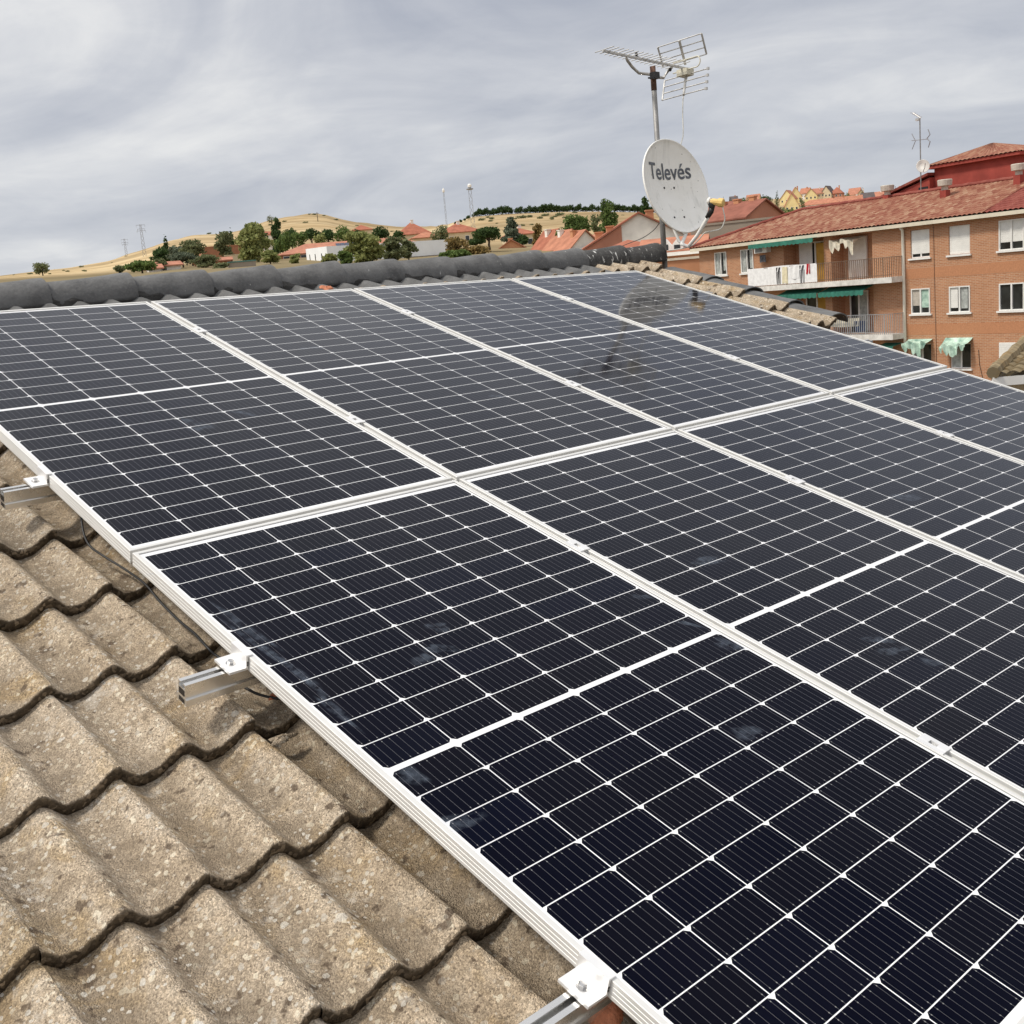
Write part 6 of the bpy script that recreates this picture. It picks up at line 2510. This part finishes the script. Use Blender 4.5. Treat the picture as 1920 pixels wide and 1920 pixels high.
for i, (px, pt, D_, wp, kind, mat, n, cf, lab, nm) in enumerate(TREES):
    make_tree(nm, lab, px, pt, D_, wp, kind, mat, n, cf, i, cat=nm.replace('_', ' ') if nm not in ('conifer', 'cedar', 'willow', 'poplar', 'cypress', 'olive_tree', 'pine_tree') else 'tree')

# pines along the crest of the right-hand hill: one kind, many copies
q = random.Random(77)
crest = None
pts_c = []
x = 862.0
while x < 1300:
    pts_c.append(x)
    x += q.uniform(5.5, 11.0)
for i, x in enumerate(pts_c):
    ysk = lookup([(860, 410), (890, 404), (950, 399), (1050, 396), (1120, 395), (1300, 394)], x)
    h_px = q.uniform(5, 8) if x < 900 else q.uniform(10, 17)
    b = base_at(x, 715)
    s = h_px * wpx(x, 715)
    if crest is None:
        crest = thing('crest_pine', 'x', 'tree', b, 0, 'pines along the hill crest')
        bl = [(0, 0, .40, .40, .40, .34), (.14, .1, .55, .30, .30, .28), (-.16, -.08, .42, .32, .32, .30), (.05, -.2, .74, .22, .22, .22)]
        link('crown', leaf_mesh(bl, 420, 0.085, 9), M['lf_pine'], crest)
        mb = MB()
        mb.tube([(0, 0, -.1), (0.01, 0, .4), (0, 0, .8)], [.035, .03, .01], 6)
        link('trunk', mb, M['bark'], crest)
        o = crest
    else:
        o = copy_tree(crest)
    o.location = b
    o.scale = (s * q.uniform(.85, 1.35), s * q.uniform(.85, 1.35), s)
    o.rotation_euler = (0, 0, q.uniform(0, 6.28))
    tag(o, 'small dark pine in the row along the crest of the right hand hill', 'tree', 'pines along the hill crest')

# scattered shrubs on the two dry slopes
_q = random.Random(404)
_SCRUB = [(_q.uniform(20, 760), _q.uniform(330, 760), _q.uniform(4, 11)) for _ in range(46)] + [(_q.uniform(880, 1180), _q.uniform(380, 690), _q.uniform(5, 13)) for _ in range(26)]
sh0 = None
for i, (x, y, D_, wp) in enumerate([(912, 412, 640, 14), (930, 409, 650, 12), (985, 410, 640, 18), (1000, 408, 650, 14), (1030, 404, 660, 16), (1058, 405, 660, 18), (1085, 398, 690, 12), (640, 406, 780, 8), (600, 399, 800, 9), (618, 400, 800, 7),
                                     (592, 398, 800, 6), (516, 406, 700, 8), (420, 440, 640, 12), (1042, 407, 620, 10), (964, 413, 610, 16)] + [(qx, 420, qd, qw) for qx, qd, qw in _SCRUB]):
    b = base_at(x, D_)
    s = wp * wpx(x, D_)
    if sh0 is None:
        sh0 = thing('hill_shrub', 'x', 'shrub', b, 0, 'shrubs on the dry hills')
        link('crown', leaf_mesh([(0, 0, .18, .42, .42, .2), (.25, .05, .14, .3, .3, .16), (-.22, .1, .15, .3, .3, .18)], 260, 0.07, 4), M['lf_olive'], sh0)
        o = sh0
    else:
        o = copy_tree(sh0)
    o.location = b
    o.scale = (s, s, s * .8)
    o.rotation_euler = (0, 0, i * 1.3)
    tag(o, 'low olive shrub dotted over the dry hill slopes', 'shrub', 'shrubs on the dry hills')


# --- pylons and masts
def lattice(name, label, px, py_top, py_base, dist, wb, wt, arms=(), mat='pylon', extra=None, cat='pylon'):
    b = base_at(px, dist)
    b.z = min(b.z, z_at(px, py_base, dist))
    H = z_at(px, py_top, dist) - b.z
    root = thing(name, label, cat, b, yaw_at(px))
    mb = MB()
    th = max(0.04, wb * .038)
    n_ = 7
    lv_ = [i / n_ for i in range(n_ + 1)]
    wid = [wb + (wt - wb) * t for t in lv_]
    for sx in (-1, 1):
        for sy in (-1, 1):
            mb.tube([(sx * w_ / 2, sy * w_ / 2, H * t) for w_, t in zip(wid, lv_)], th, 5)
    for i in range(n_):
        for sy in (-1, 1):
            mb.tube([(-wid[i] / 2, sy * wid[i] / 2, H * lv_[i]), (wid[i + 1] / 2, sy * wid[i + 1] / 2, H * lv_[i + 1])], th * .6, 4)
            mb.tube([(wid[i] / 2, sy * wid[i] / 2, H * lv_[i]), (-wid[i + 1] / 2, sy * wid[i + 1] / 2, H * lv_[i + 1])], th * .6, 4)
    link('lattice', mb, M[mat], root)
    for t, ln in arms:
        mb = MB()
        mb.box((0, 0, H * t), (ln, th * 2.2, th * 2.2))
        for sx in (-1, 1):
            mb.tube([(sx * ln / 2, 0, H * t), (sx * ln / 2, 0, H * t - .9)], th * .8, 5)
        link('crossarm', mb, M[mat], root)
    if extra:
        extra(root, H)
    return root


lattice('pylon', 'nearer taller power pylon with crossarms on the left skyline', 274.5, 420, 468, 520, 1.5, .7, ((.98, 3.6), (.86, 3.0), (.80, 3.6)))
lattice('pylon', 'farther shorter power pylon at the left on the skyline', 240.5, 447, 478, 620, 1.3, .6, ((.96, 3.2), (.80, 3.2), (.7, 2.6)))


def head(root, H):
    mb = MB()
    mb.lathe([(1.0, H - 1.6), (1.3, H - 1.5), (1.3, H - 1.2), (.5, H - 1.1)], (0, 0, 0), 12)
    link('platform', mb, M['pylon'], root)
    mb = MB()
    mb.lathe([(.4, H - 1.0), (.75, H - .6), (.75, H + .1), (.3, H + .5)], (0, 0, 0), 12)
    link('antenna_head', mb, M['white'], root)


lattice('radio_tower', 'tall grey telecom tower with white head standing behind the cream villa', 894, 346, 430, 420, 1.5, .95, (), 'railing_grey', head, 'tower')


def small_head(root, H):
    mb = MB()
    mb.lathe([(.3, H - .7), (.45, H - .4), (.45, H + .2), (.1, H + .9)], (0, 0, 0), 10)
    link('antenna_head', mb, M['white'], root)


lattice('radio_mast', 'thin pale telecom mast left of the tall grey tower', 845, 356, 425, 430, .55, .4, (), 'railing_grey', small_head, 'mast')
b = base_at(606, 700)
o = MB()
hh_ = z_at(605, 397, 700) - b.z
o.tube([(0, 0, -2), (0, 0, hh_)], [.28, .2], 6)
po = thing('power_pole', 'single wooden power pole on the straw hill', 'pole', b, yaw_at(606))
link('post', o, M['bark'], po)
o = MB()
o.box((0, 0, hh_ - .8), (2.2, .2, .2))
link('crossarm', o, M['bark'], po)
